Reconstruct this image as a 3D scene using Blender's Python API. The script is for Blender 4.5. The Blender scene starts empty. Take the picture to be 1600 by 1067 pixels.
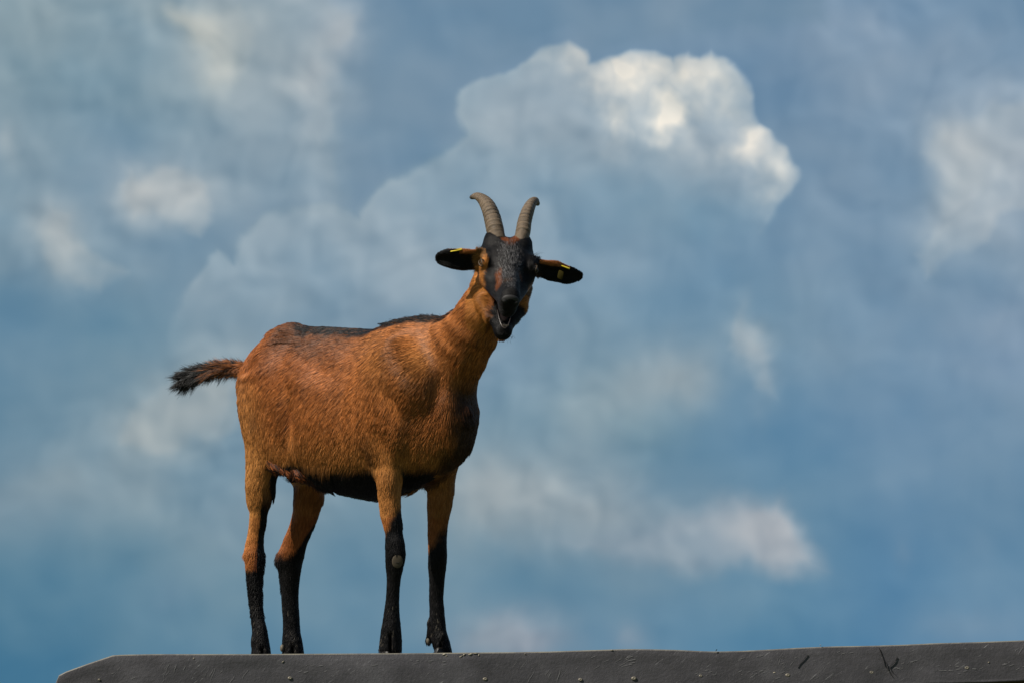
import bpy, math
import numpy as np
from mathutils import Vector, Matrix

# ------------------------------------------------------------------ camera
SC = bpy.context.scene
FPX = 8571.0                      # focal length in photograph pixels
PITCH = math.radians(7.15)
CAM = np.array([0.0, -12.0, -0.80])
cd = bpy.data.cameras.new('camera'); cam = bpy.data.objects.new('camera', cd)
SC.collection.objects.link(cam); SC.camera = cam
cd.sensor_width = 36.0; cd.lens = 36.0 * FPX / 1600.0
cd.clip_start = 0.5; cd.clip_end = 20000.0
cam.location = CAM.tolist(); cam.rotation_euler = (math.radians(90) + PITCH, 0, 0)
cd.dof.use_dof = False

# ------------------------------------------------------------------ light
SUN = Vector((-0.86, -0.52, 1.0)).normalized()         # direction towards the sun
W = bpy.data.worlds.new('World'); SC.world = W; W.use_nodes = True
nt = W.node_tree
sky = nt.nodes.new('ShaderNodeTexSky'); sky.sky_type = 'NISHITA'; sky.sun_disc = False
sky.sun_elevation = math.asin(SUN.z); sky.sun_rotation = math.atan2(SUN.x, SUN.y)
nt.links.new(sky.outputs[0], nt.nodes['Background'].inputs[0])
nt.nodes['Background'].inputs[1].default_value = 0.05
sd = bpy.data.lights.new('sun', 'SUN'); sd.energy = 5.0; sd.angle = math.radians(0.5); sd.color = (1.0, 0.94, 0.84)
so = bpy.data.objects.new('sun', sd); SC.collection.objects.link(so)
so.rotation_euler = SUN.to_track_quat('Z', 'Y').to_euler()
SC.view_settings.view_transform = 'Standard'; SC.view_settings.look = 'None'
SC.view_settings.exposure = 0.0; SC.view_settings.gamma = 1.0
SC.cycles.max_bounces = 6; SC.cycles.transparent_max_bounces = 8
SC.cycles_curves.shape = 'RIBBONS'; SC.cycles_curves.subdivisions = 2

# ------------------------------------------------------------------ helpers
rng = np.random.default_rng(11)
PX = 12.0 / FPX                   # size of one photograph pixel at the goat, in metres
TH = math.radians(42.0); CT, ST = math.cos(TH), math.sin(TH)
FW = np.array([CT, -ST, 0.0]); LT = np.array([ST, CT, 0.0]); UP = np.array([0, 0, 1.0])
RGT = np.array([1.0, 0, 0]); CUP = np.array([0, -math.sin(PITCH), math.cos(PITCH)]); CFW = np.array([0, math.cos(PITCH), math.sin(PITCH)])

def P(px, py, Y):
    d = (px - 800) / FPX * RGT + (533.5 - py) / FPX * CUP + CFW
    return CAM + d * ((Y - CAM[1]) / d[1])
XO, YO = P(560, 1020, 0.0)[0], 0.0
def G(px, py, w):
    """point on the picture ray (px, py) lying w pixels to the animal's left of its mid plane"""
    Y = 0.0
    for _ in range(8):
        p = P(px, py, Y); l = ((p[0] - XO) - w * PX * ST) / CT
        Y = YO - l * ST + w * PX * CT
    return P(px, py, Y)
def proj(V):
    q = V - CAM; z = q @ CFW
    return 800 + FPX * (q @ RGT) / z, 533.5 - FPX * (q @ CUP) / z
def lw(V):
    q = V - np.array([XO, YO, 0.0]); return (q @ FW) / PX, (q @ LT) / PX
def norm(v):
    v = np.asarray(v, float); return v / np.maximum(np.linalg.norm(v, axis=-1, keepdims=True), 1e-9)
def sm(x, a, b):
    t = np.clip((x - a) / (b - a), 0, 1); return t * t * (3 - 2 * t)
LAT = np.random.default_rng(5).random((64, 64, 64)).astype(np.float32)
def vnoise(p, s):
    q = np.asarray(p, float) / s; i = np.floor(q).astype(int); f = q - i; f = f * f * (3 - 2 * f); r = 0
    for dx in (0, 1):
        for dy in (0, 1):
            for dz in (0, 1):
                wgt = (f[..., 0] if dx else 1 - f[..., 0]) * (f[..., 1] if dy else 1 - f[..., 1]) * (f[..., 2] if dz else 1 - f[..., 2])
                r = r + wgt * LAT[(i[..., 0] + dx) & 63, (i[..., 1] + dy) & 63, (i[..., 2] + dz) & 63]
    return r
GRD = np.random.default_rng(6).normal(size=(64, 64, 64, 3)); GRD = (GRD / np.linalg.norm(GRD, axis=-1, keepdims=True)).astype(np.float32)
def pnoise(p, s):
    q = np.asarray(p, float) / s; i = np.floor(q).astype(int); f = q - i; u = f * f * f * (f * (f * 6 - 15) + 10); r = 0
    for dx in (0, 1):
        for dy in (0, 1):
            for dz in (0, 1):
                wgt = (u[..., 0] if dx else 1 - u[..., 0]) * (u[..., 1] if dy else 1 - u[..., 1]) * (u[..., 2] if dz else 1 - u[..., 2])
                r = r + wgt * ((f - np.array([dx, dy, dz])) * GRD[(i[..., 0] + dx) & 63, (i[..., 1] + dy) & 63, (i[..., 2] + dz) & 63]).sum(-1)
    return r * 1.7
RN = np.array(Matrix.Rotation(0.9, 3, Vector((0.48, 0.62, 0.62))))
def fbm(p, s, o=4, g=0.5):
    a, r, t = 1.0, 0.0, 0.0; p = np.asarray(p, float)
    for k in range(o):
        p = p @ RN; r = r + a * pnoise(p + 17.3 * k, s); t += a; a *= g; s *= 0.5
    return r / t
def s2l(c):
    c = np.asarray(c, float) / 255.0
    return np.where(c <= 0.04045, c / 12.92, ((c + 0.055) / 1.055) ** 2.4)

def mesh_obj(name, V, F, mat, parent=None, smooth=True):
    me = bpy.data.meshes.new(name)
    F = np.asarray(F)
    if F.ndim == 2:
        V = np.asarray(V, np.float32); n = F.shape[1]
        me.vertices.add(len(V)); me.vertices.foreach_set('co', V.ravel())
        me.loops.add(F.size); me.loops.foreach_set('vertex_index', F.ravel().astype(np.int32))
        me.polygons.add(len(F)); me.polygons.foreach_set('loop_start', (np.arange(len(F)) * n).astype(np.int32))
        me.update(calc_edges=True)
    else:
        me.from_pydata([tuple(map(float, v)) for v in V], [], [list(f) for f in F])
    me.validate()
    if smooth: me.shade_smooth()
    if mat: me.materials.append(mat)
    o = bpy.data.objects.new(name, me); SC.collection.objects.link(o)
    if parent: o.parent = parent
    return o
def set_color(me, name, C, dom='POINT'):
    a = me.attributes.new(name, 'FLOAT_COLOR', dom)
    C = np.asarray(C, np.float32)
    if C.shape[1] == 3: C = np.concatenate([C, np.ones((len(C), 1), np.float32)], 1)
    a.data.foreach_set('color', np.ascontiguousarray(C).ravel())
class NM:
    """small node-material writer"""
    def __init__(s, name):
        s.m = bpy.data.materials.new(name); s.m.use_nodes = True; s.t = s.m.node_tree
        s.b = s.t.nodes['Principled BSDF']; s.out = s.t.nodes['Material Output']
    def n(s, ty, **kw):
        x = s.t.nodes.new(ty)
        for k, v in kw.items():
            if k.startswith('i_'): x.inputs[int(k[2:])].default_value = v
            else: setattr(x, k, v)
        return x
    def l(s, a, b): s.t.links.new(a, b)
    def noise(s, scale, detail=5, rough=0.6, vec=None):
        x = s.n('ShaderNodeTexNoise'); x.inputs['Scale'].default_value = scale; x.inputs['Detail'].default_value = detail; x.inputs['Roughness'].default_value = rough
        if vec: s.l(vec, x.inputs['Vector'])
        return x
    def ramp(s, src, pts):
        r = s.n('ShaderNodeValToRGB'); e = r.color_ramp.elements
        while len(e) < len(pts): e.new(0.5)
        for k, (p, c) in enumerate(pts):
            e[k].position = p; e[k].color = (*c, 1) if len(c) == 3 else c
        s.l(src, r.inputs[0]); return r

# ------------------------------------------------------------------ sky backdrop
def sky_colour(x, y):
    """colour of the sky (0..255) at angular position given in photograph pixels"""
    gx = np.array([-300, 0, 200, 400, 600, 800, 1000, 1200, 1400, 1600, 1900.])
    gy = np.array([-300, 0, 130, 270, 400, 530, 660, 790, 920, 1060, 1400.])
    A = [  # x = 0,200..1600 for each row
     [(134,160,176),(136,161,178),(138,162,180),(128,156,184),(124,155,184),(122,153,183),(124,154,184),(126,156,186),(116,150,182)],
     [(130,158,176),(134,161,179),(134,160,178),(120,151,178),(120,151,180),(118,151,182),(116,148,180),(128,156,184),(128,156,184)],
     [(128,157,178),(118,151,178),(132,160,180),(128,157,180),(130,160,184),(120,154,182),(124,154,182),(122,153,182),(132,158,184)],
     [(122,153,176),(116,150,178),(124,154,178),(134,160,182),(134,162,186),(120,155,184),(124,156,184),(124,154,182),(126,155,182)],
     [(104,144,174),(108,147,174),(122,153,178),(124,154,180),(130,159,184),(118,154,182),(118,153,180),(116,151,182),(120,152,184)],
     [(102,142,171),(112,148,173),(122,153,176),(120,154,180),(124,156,178),(120,154,176),(106,147,180),(112,149,182),(118,152,182)],
     [(120,150,172),(124,154,174),(126,155,176),(122,154,176),(120,152,174),(116,150,176),(104,146,178),(106,146,180),(112,149,180)],
     [(98,141,169),(104,144,170),(110,148,173),(110,148,175),(106,146,174),(108,146,174),(96,142,176),(98,143,180),(104,146,180)],
     [(74,127,163),(84,132,165),(92,138,171),(88,137,172),(100,144,176),(92,140,176),(88,138,174),(94,142,180),(104,148,184)]]
    A = np.array(A, float)
    A = np.concatenate([A[:1], A, A[-1:]], 0); A = np.concatenate([A[:, :1], A, A[:, -1:]], 1)
    p3 = np.stack([x, y, np.zeros_like(x)], -1)
    w1x = fbm(p3 + 500, 170, 3, 0.5) * 42; w1y = fbm(p3 + 900, 170, 3, 0.5) * 42
    xs, ys = x + w1x * 1.3, y + w1y * 1.3
    def cell(v, g):
        i = np.clip(np.searchsorted(g, v) - 1, 0, len(g) - 2)
        t = np.clip((v - g[i]) / (g[i + 1] - g[i]), 0, 1); return i, (t * t * (3 - 2 * t) * 0.5 + t * 0.5)[..., None]
    i, tx = cell(xs, gx); j, ty = cell(ys, gy)
    C = (A[j, i] * (1 - tx) + A[j, i + 1] * tx) * (1 - ty) + (A[j + 1, i] * (1 - tx) + A[j + 1, i + 1] * tx) * ty
    # finer warp used for cloud outlines
    fx = x + fbm(p3 + 77, 64, 3, 0.5) * 17; fy = y + fbm(p3 + 333, 64, 3, 0.5) * 17
    def mix(C, col, a): return C * (1 - a[..., None]) + np.array(col, float) * a[..., None]
    def blob(cx, cy, rx, ry, rot=0.0, p=1.0, X=None, Y=None):
        X = fx if X is None else X; Y = fy if Y is None else Y
        c, s = math.cos(math.radians(rot)), math.sin(math.radians(rot))
        u = ((X - cx) * c + (Y - cy) * s) / (rx * 1.35); v = (-(X - cx) * s + (Y - cy) * c) / (ry * 1.35)
        return np.exp(-(u * u + v * v) ** p)
    def inside(poly):
        """signed distance to an outline (positive inside)"""
        poly = np.array(poly, float); d = np.full(x.shape, 1e9); ins = np.zeros(x.shape, bool)
        m = (fx > poly[:, 0].min() - 200) & (fx < poly[:, 0].max() + 200) & (fy > poly[:, 1].min() - 200) & (fy < poly[:, 1].max() + 200)
        X, Y = fx[m], fy[m]; dd = np.full(X.shape, 1e9); ii = np.zeros(X.shape, bool)
        for a, b in zip(poly, np.roll(poly, -1, 0)):
            e = b - a; t = np.clip(((X - a[0]) * e[0] + (Y - a[1]) * e[1]) / (e @ e), 0, 1)
            dd = np.minimum(dd, np.hypot(X - a[0] - t * e[0], Y - a[1] - t * e[1]))
            if a[1] != b[1]:
                c = ((a[1] > Y) != (b[1] > Y)) & (X < e[0] * (Y - a[1]) / (b[1] - a[1]) + a[0]); ii ^= c
        d[m] = np.where(ii, dd, -dd); d[~m] = -200
        return d
    # left column of cloud
    L = inside([(470,-60),(520,5),(556,36),(552,60),(520,78),(484,96),(500,130),(514,175),(506,225),(524,275),(530,330),(470,420),(330,520),(180,520),(100,400),(60,250),(120,60),(200,-60)])
    C = mix(C, (146,167,183), sm(L, -9, 16) * np.exp(-np.maximum(L, 0) / 120) * 0.8 * sm(x, 260, 440) * (1 - sm(y, 260, 420)))
    gp = [(528,-40),(566,40),(524,96),(520,170),(516,225),(530,285),(545,342),(565,318),(600,282),(650,258),(700,232),(716,206),(706,165),(722,130),(760,108),(800,104),(850,66),(888,48),(925,80),(960,80),(1000,64),(1100,60),(1300,40),(1300,-60)]
    GP_ = inside(gp); C = mix(C, (112,146,176), sm(GP_, -14, 22) * 0.75)
    # the big tower of cloud
    T = inside([(1252,272),(1236,232),(1214,208),(1192,196),(1176,150),(1150,106),(1120,82),(1098,92),(1078,84),(1056,96),(1030,82),(992,76),(960,90),(922,98),(912,76),(890,63),(862,72),
                (830,96),(796,118),(752,118),(716,142),(710,176),(722,212),(700,236),(650,262),(604,282),(574,306),(556,338),(500,322),(452,330),(404,350),(374,372),(362,408),(330,396),(306,420),(276,470),(262,520),
                (200,640),(400,760),(900,800),(1160,700),(1216,622),(1200,560),(1150,470),(1190,380),(1240,310)])
    edge = sm(T, -6, 9) * (1 - sm(y + (x - 300) * 0.05, 400, 560) * sm(900 - x, 0, 200)) * (1 - sm(y, 300, 400) * sm(x, 900, 1000))
    lft = sm(1000 - x, 0, 250)
    C = mix(C, (148,171,188), edge * np.exp(-np.maximum(T, 0) / 200) * (0.50 + 0.32 * lft))
    C = mix(C, (134,161,184), sm(T, -10, 20) * (1 - sm(y, 380, 520)) * blob(640, 420, 330, 150, -15) * 0.6)
    C = mix(C, (112,151,180), blob(1010, 300, 120, 55, 10) * 0.5 + blob(1080, 330, 60, 30, 0) * 0.3)
    C = mix(C, (116,148,178), sm(-T, 0, 12) * np.exp(-np.maximum(-T, 0) / 60) * (1 - sm(y, 330, 450)) * 0.45)
    # sunlit heads of the tower
    C = mix(C, (188,196,203), sm(T, -7, 12) * np.clip(blob(1040, 140, 105, 52, 15) * 0.55 + blob(1205, 245, 26, 40, -20) * 0.5, 0, 1))
    C = mix(C, (150,168,184), sm(T, 2, 30) * np.clip(blob(960, 235, 120, 46, 10) + blob(1120, 262, 60, 40, 0) * 0.7 + blob(830, 150, 70, 50, -20) * 0.8, 0, 1) * 0.45)
    H = np.zeros(x.shape); hx_ = fx + fbm(p3 + 91, 44, 3, 0.5) * 24; hy_ = fy + fbm(p3 + 191, 44, 3, 0.5) * 24
    for b in [(905,88,26,20,0,.40),(952,112,26,24,0,.6),(990,106,32,26,-20,.85),(1030,100,24,22,0,.55),(1072,112,30,28,0,.85),(1110,120,36,30,30,.6),(1142,152,28,30,40,.5),(970,160,22,34,10,.35),(1050,178,20,34,10,.95),(1036,190,30,26,0,.5),
              (970,190,14,30,0,.38),(1092,160,40,26,0,.42),(1182,228,22,22,0,.85),(1200,205,12,22,0,.35),(1222,262,22,34,-20,.62),(1206,300,20,26,0,.34),(1168,170,16,22,0,.3),(860,85,30,14,-25,.22),(1085,215,24,26,0,.2),(1000,150,40,24,0,.35)]:
        bb_ = blob(*b[:5], p=0.85, X=hx_, Y=hy_) * b[5]; H = np.maximum(H, bb_) + 0.18 * bb_
    tex = 1.0 + 0.7 * fbm(p3 + 40, 48, 2, 0.5)
    C = mix(C, (238,233,224), np.clip(H * tex, 0, 0.96) * sm(T, -7, 9))
    C = mix(C, (172,184,194), sm(T, -6, 9) * np.exp(-np.maximum(T, 0) / 26) * sm(x, 860, 930) * sm(330 - y, 0, 60) * 0.35)
    # the other clouds: centre, size, turn, colour, strength
    soft = lambda *b: blob(*b[:5], p=0.9)
    for b in [(340,70,60,50,30,(160,177,187),.6),(450,110,60,120,5,(148,167,182),.5),(420,240,80,80,0,(138,160,180),.4),(250,310,60,34,-10,(156,173,186),.45),(90,385,50,46,0,(150,170,184),.4),(1530,270,80,80,0,(152,172,192),.45),(200,670,170,60,-25,(140,161,176),.45),(560,560,150,60,0,(136,160,178),.35),(1450,560,160,60,0,(128,157,186),.3),(1350,250,120,100,0,(128,156,184),.35),
              (285,34,34,13,15,(206,205,194),.55),(322,58,26,20,35,(206,206,196),.6),(350,88,22,26,40,(200,203,196),.55),(336,118,16,24,10,(190,197,195),.5),(370,60,70,50,30,(160,176,186),.5),
              (525,42,30,30,0,(164,178,192),.55),(486,130,22,40,0,(166,178,190),.5),(440,140,60,60,0,(152,170,184),.45),(240,305,52,30,-10,(172,182,190),.6),(206,322,22,34,0,(180,188,194),.6),(275,300,40,26,10,(166,178,188),.5),
              (84,380,28,40,-25,(176,184,190),.65),(150,410,90,36,5,(146,166,180),.45),(4,232,14,22,0,(160,176,188),.5),(60,230,60,40,-30,(142,164,180),.3),
              (1490,220,26,28,0,(188,194,198),.65),(1540,245,50,34,-10,(178,188,196),.55),(1590,200,60,44,-20,(170,183,196),.6),(1510,290,30,46,10,(180,189,196),.62),(1478,350,26,40,20,(172,184,194),.55),(1460,400,24,40,25,(146,168,188),.5),(1540,350,50,50,0,(150,170,188),.35),(1360,40,40,30,-20,(140,162,186),.5),
              (300,640,70,38,-32,(174,180,184),.75),(235,680,46,40,-20,(166,177,182),.6),(330,600,60,44,-20,(158,172,180),.5),(110,690,60,40,-10,(136,162,180),.4),(270,760,150,60,-5,(124,154,176),.4),(60,670,70,30,0,(122,154,176),.3),
              (1015,600,60,36,-10,(150,166,178),.55),(1070,590,30,30,0,(154,168,178),.45),(960,640,70,50,0,(138,160,174),.4),(900,520,60,40,0,(136,160,176),.35),
              (1180,545,16,22,0,(176,186,194),.6),(1170,520,26,14,10,(160,176,188),.4),(1204,590,14,30,-15,(158,174,188),.5),(1190,650,18,24,0,(136,162,184),.4),(1160,505,10,40,0,(146,166,182),.4),
              (800,770,90,46,8,(150,165,176),.75),(900,800,120,46,5,(146,163,176),.6),(1000,830,120,40,0,(142,160,176),.55),(740,760,60,36,0,(146,162,174),.4),
              (930,870,60,30,10,(112,148,174),.5),(1225,665,10,10,0,(150,160,170),.0),
              (820,995,60,32,5,(158,164,178),.75),(760,1010,60,26,0,(146,158,174),.6),(985,998,24,18,0,(140,156,176),.5),(1520,985,90,26,0,(124,154,182),.6),(1410,870,14,20,0,(124,154,182),.45),(1530,845,18,24,-20,(122,154,182),.4),
              (265,925,40,30,0,(112,146,174),.45),(160,930,70,40,0,(98,142,172),.4),(560,1000,80,30,0,(112,148,174),.4),(1580,510,40,26,0,(138,160,184),.35),(700,460,140,60,-20,(140,165,186),.35)]:
        C = mix(C, b[5], soft(*b) * b[6])
    for poly, col, al in [([(183,290),(200,272),(214,288),(238,262),(275,266),(306,284),(334,330),(310,372),(262,350),(236,338),(206,350),(190,332)], (176,186,193), .5),
                      ([(58,372),(74,340),(98,350),(112,380),(150,398),(200,430),(150,455),(90,440),(60,410)], (170,181,188), .45),
                      ([(1446,244),(1466,198),(1488,188),(1500,214),(1528,188),(1566,166),(1700,150),(1700,340),(1570,338),(1545,380),(1500,402),(1452,436),(1440,408),(1478,344),(1500,300),(1470,276)], (178,189,198), .5),
                      ([(243,18),(288,6),(326,28),(372,10),(404,60),(384,118),(348,140),(322,130),(330,92),(300,52),(262,38)], (176,187,192), .4),
                      ([(480,20),(516,-10),(556,30),(552,58),(516,80),(486,60)], (160,176,190), .35), ([(466,110),(494,98),(514,172),(500,226),(470,200)], (160,175,188), .35),
                      ([(196,640),(250,610),(300,590),(360,600),(372,680),(300,690),(240,712),(190,700)], (170,178,182), .4),
                      ([(1150,500),(1172,510),(1196,540),(1206,584),(1222,620),(1190,610),(1170,560),(1140,545)], (164,178,190), .35)]:
        d_ = inside(poly); C = mix(C, col, sm(d_, -9, 16) * al * (0.45 + 0.55 * np.exp(-np.maximum(d_, 0) / 30)))
    D = inside([(1000,818),(1080,790),(1150,770),(1222,774),(1250,800),(1268,838),(1292,896),(1240,908),(1160,892),(1080,905),(1000,880),(900,868),(860,840)])
    C = mix(C, (166,174,186), sm(D, -16, 34) * (0.35 + 0.5 * blob(1215, 830, 90, 60, 30)))
    # billows inside the clouds, lit from the upper right
    def bil(dx, dy):
        q0 = p3 + np.array([dx, dy, 0.0]); wv_ = np.stack([fbm(q0 + 11, 90, 2) * 30, fbm(q0 + 57, 90, 2) * 30, np.zeros_like(x)], -1)
        return fbm(q0 + wv_, 105, 3, 0.5)
    bl = bil(0, 0) - bil(16, -18); lum = np.clip((C[..., 0] - 106) / 50, 0.15, 1.15)
    C = C + (bl * lum * 30)[..., None] * np.array([1.15, 0.95, 0.75])
    C = (C - 134) * 1.08 + np.array([128.5, 129.5, 129.5]); C = C * 0.90 + C.mean(-1, keepdims=True) * 0.10; C = C - ((1 - sm(C[..., 0], 104, 150)) * 6.0)[..., None]
    # clouds beyond the part of the sky the photograph shows
    q = fbm(p3 * np.array([1, 1.3, 1]) + 2000, 1500, 5, 0.5)
    out = sm(np.maximum(np.maximum(-x, x - 1600) , -y), 60, 500)
    C = C * (1 - out[..., None]) + (np.array([112, 148, 182.]) + (np.array([70, 54, 34.]) * sm(q, -0.05, 0.5)[..., None])) * out[..., None]
    g1 = fbm(p3 * np.array([1, 1.25, 1]) + 6000, 190, 3, 0.5)
    C = C + (g1 * 18)[..., None] * np.array([1.25, 0.8, 0.45])
    C = C + np.array([4, 0, -5.0])
    return np.clip(C, 0, 255)

def build_sky():
    R = 6000.0
    def axis(c, half, step, far, n=150):
        core = np.arange(c - half, c + half + step, step)
        g = np.linspace(0, 1, n)[1:] ** 1.7
        return np.concatenate([(core[0] - g * (core[0] - far[0]))[::-1], core, core[-1] + g * (far[1] - core[-1])])
    x = axis(800, 860, 2.1, (800 - FPX * 1.3, 800 + FPX * 1.3))
    y = axis(533, 590, 2.1, (533 - FPX * 1.0, 533 + FPX * 0.30))
    X, Y = np.meshgrid(x, y)
    az = (X - 800) / FPX; el = PITCH - (Y - 533.5) / FPX
    V = np.stack([np.sin(az) * np.cos(el), np.cos(az) * np.cos(el), np.sin(el)], -1) * R + CAM
    C = s2l(sky_colour(X, Y))
    ny, nx = X.shape; I = np.arange(ny * nx).reshape(ny, nx)
    F = np.stack([I[:-1, :-1], I[:-1, 1:], I[1:, 1:], I[1:, :-1]], -1).reshape(-1, 4)
    m = NM('cloudy_sky'); m.t.nodes.remove(m.b)
    e = m.n('ShaderNodeEmission'); a = m.n('ShaderNodeAttribute', attribute_name='sky_colour'); m.l(a.outputs['Color'], e.inputs[0]); m.l(e.outputs[0], m.out.inputs[0])
    m.m.cycles.emission_sampling = 'NONE'
    o = mesh_obj('sky', V.reshape(-1, 3), F, m.m); set_color(o.data, 'sky_colour', C.reshape(-1, 3))
    o['kind'] = 'structure'; o['label'] = 'blue sky with grey and sunlit white clouds'
build_sky()

# ------------------------------------------------------------------ ground
gm = NM('grass_ground')
n = gm.noise(3.0, 6); r = gm.ramp(n.outputs[0], [(0.3, (0.035, 0.06, 0.016)), (0.7, (0.09, 0.11, 0.035))]); gm.l(r.outputs[0], gm.b.inputs['Base Color']); gm.b.inputs['Roughness'].default_value = 0.95
g = mesh_obj('ground', [(-3000, -3000, -2.9), (3000, -3000, -2.9), (3000, 4000, -2.9), (-3000, 4000, -2.9)], [(0, 1, 2, 3)], gm.m, smooth=False); g['kind'] = 'structure'

# ------------------------------------------------------------------ roof the goat stands on
YE = -0.245                       # front edge of the roof
def build_roof():
    root = bpy.data.objects.new('shed_roof', None); SC.collection.objects.link(root)
    root['label'] = 'dark grey weathered roof edge with scratches and screws under the goat'; root['category'] = 'roof'
    pts = [(84,1074),(87,1066),(92,1054),(104,1048),(140,1035),(176,1023),(190,1022),(240,1021),(330,1021),(400,1021),(470,1020.5),(560,1020),(660,1019.5),(740,1018.5),(800,1018),(860,1017),(900,1015.5),(950,1014),(985,1013),(1020,1013.5),(1060,1014.5),(1100,1016.5),(1120,1017),
           (1160,1016),(1200,1014),(1250,1011),(1300,1009),(1360,1008),(1410,1006.5),(1460,1004),(1520,1002.5),(1560,1001),(1600,999.5),(1700,997),(1900,993),(2400,985)]
    xs = np.array([P(a, b, YE)[0] for a, b in pts]); zs = np.array([P(a, b, YE)[2] for a, b in pts])
    x = np.unique(np.concatenate([xs[:6], np.linspace(xs[5], xs[-1], 420)])); z = np.interp(x, xs, zs)
    k = np.ones(5) / 5; zz = np.convolve(np.pad(z, 2, mode='edge'), k, 'valid'); z = np.where(x > xs[7], zz, z)
    # section of the covering from the top's back edge, over the rounded front edge, down the face and under its lip
    R = 0.0035; sec = []                       # (y offset from YE, z offset from top, wobble)
    for d in (1.15, 0.9, 0.7, 0.5, 0.35, 0.22, 0.12, 0.05, 0.02): sec.append((d, 0.0))
    for a in (0, 20, 40, 60, 80, 90): sec.append((R - R * math.sin(math.radians(a)), -(R - R * math.cos(math.radians(a)))))
    for d in np.linspace(0.012, 0.084, 18): sec.append((-0.001, -d))
    sec += [(-0.001, -0.086), (0.002, -0.0885), (0.006, -0.087), (0.007, -0.08), (0.05, -0.08), (1.15, -0.08)]
    S = np.array(sec)
    X = np.repeat(x[:, None], len(S), 1); Yv = YE + np.repeat(S[None, :, 0], len(x), 0); Z = z[:, None] + S[None, :, 1]
    face = (S[:, 1] < -0.005) & (S[:, 1] > -0.086)
    q = np.stack([X, Z * 1.0, np.zeros_like(X)], -1)
    Yv = Yv + (fbm(q + 3, 0.30, 4) * 0.006 + fbm(q + 9, 0.06, 3) * 0.0012) * face * np.clip(-S[:, 1] / 0.03, 0, 1)[None, :]
    Z = np.where(S[None, :, 0] > 0.06, Z - 0.002 * np.minimum(S[None, :, 0], 0.1), Z)
    V = np.stack([X, Yv, Z], -1); na, nb = X.shape; I = np.arange(na * nb).reshape(na, nb)
    F = np.stack([I[:-1, :-1], I[1:, :-1], I[1:, 1:], I[:-1, 1:]], -1).reshape(-1, 4)
    F2 = [tuple(f) for f in F]
    for j in range(nb):                          # close the loop of the section
        pass
    F2 += [(I[i, nb - 1], I[i + 1, nb - 1], I[i + 1, 0], I[i, 0]) for i in range(na - 1)]
    F2 += [tuple(I[0, ::-1]), tuple(I[-1, :])]
    m = NM('weathered_roof_felt'); tc = m.n('ShaderNodeTexCoord'); ob = tc.outputs['Object']
    mp = m.n('ShaderNodeMapping'); mp.inputs['Rotation'].default_value = (0, math.radians(38), 0); m.l(ob, mp.inputs[0])
    mp2 = m.n('ShaderNodeMapping'); mp2.inputs['Scale'].default_value = (1.0, 1.0, 11.0); m.l(mp.outputs[0], mp2.inputs[0])
    base = m.noise(9, 7, 0.65, ob); b1 = m.ramp(base.outputs[0], [(0.3, (0.036, 0.034, 0.038)), (0.55, (0.060, 0.057, 0.063)), (0.75, (0.092, 0.089, 0.096))])
    fine = m.noise(160, 4, 0.7, ob); f1 = m.ramp(fine.outputs[0], [(0.60, (0, 0, 0)), (0.74, (1, 1, 1))])
    scr = m.noise(34, 3, 0.6, mp2.outputs[0]); s1 = m.ramp(scr.outputs[0], [(0.655, (0, 0, 0)), (0.72, (1, 1, 1))])
    msk = m.noise(7, 3, 0.5, ob); k1 = m.ramp(msk.outputs[0], [(0.46, (0, 0, 0)), (0.62, (1, 1, 1))])
    mu = m.n('ShaderNodeMath', operation='MULTIPLY'); m.l(s1.outputs[0], mu.inputs[0]); m.l(k1.outputs[0], mu.inputs[1])
    mx = m.n('ShaderNodeMix', data_type='RGBA'); m.l(mu.outputs[0], mx.inputs[0]); m.l(b1.outputs[0], mx.inputs[6]); mx.inputs[7].default_value = (0.27, 0.265, 0.27, 1)
    mu2 = m.n('ShaderNodeMath', operation='MULTIPLY', i_1=0.30); m.l(f1.outputs[0], mu2.inputs[0])
    mx2 = m.n('ShaderNodeMix', data_type='RGBA'); m.l(mu2.outputs[0], mx2.inputs[0]); m.l(mx.outputs[2], mx2.inputs[6]); mx2.inputs[7].default_value = (0.12, 0.12, 0.12, 1)
    wa = m.n('ShaderNodeAttribute', attribute_name='rim_light'); mx3 = m.n('ShaderNodeMix', data_type='RGBA'); wn_ = m.noise(22, 4, 0.6, ob); wr_ = m.ramp(wn_.outputs[0], [(0.35, (0.35, 0.35, 0.35)), (0.6, (1, 1, 1))])  # paler rim: light caught by the rounded edge, painted into the colour
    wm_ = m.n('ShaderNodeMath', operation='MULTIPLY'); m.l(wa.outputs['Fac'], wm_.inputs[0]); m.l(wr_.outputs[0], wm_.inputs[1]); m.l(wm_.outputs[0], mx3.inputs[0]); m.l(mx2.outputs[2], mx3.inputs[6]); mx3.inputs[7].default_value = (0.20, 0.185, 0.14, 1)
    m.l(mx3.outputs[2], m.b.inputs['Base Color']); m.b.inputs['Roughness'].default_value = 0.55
    bp = m.n('ShaderNodeBump'); bp.inputs['Strength'].default_value = 0.5; bp.inputs['Distance'].default_value = 0.004
    h = m.n('ShaderNodeMath', operation='MULTIPLY_ADD', i_1=0.5); m.l(base.outputs[0], h.inputs[2]); m.l(fine.outputs[0], h.inputs[0]); m.l(h.outputs[0], bp.inputs['Height']); m.l(bp.outputs[0], m.b.inputs['Normal'])
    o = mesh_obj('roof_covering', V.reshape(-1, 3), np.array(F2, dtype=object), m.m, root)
    wv = np.zeros(nb); wv[8:13] = 1.0; wat = o.data.attributes.new('rim_light', 'FLOAT', 'POINT'); wat.data.foreach_set('value', np.tile(wv, na).astype(np.float32))
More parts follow.
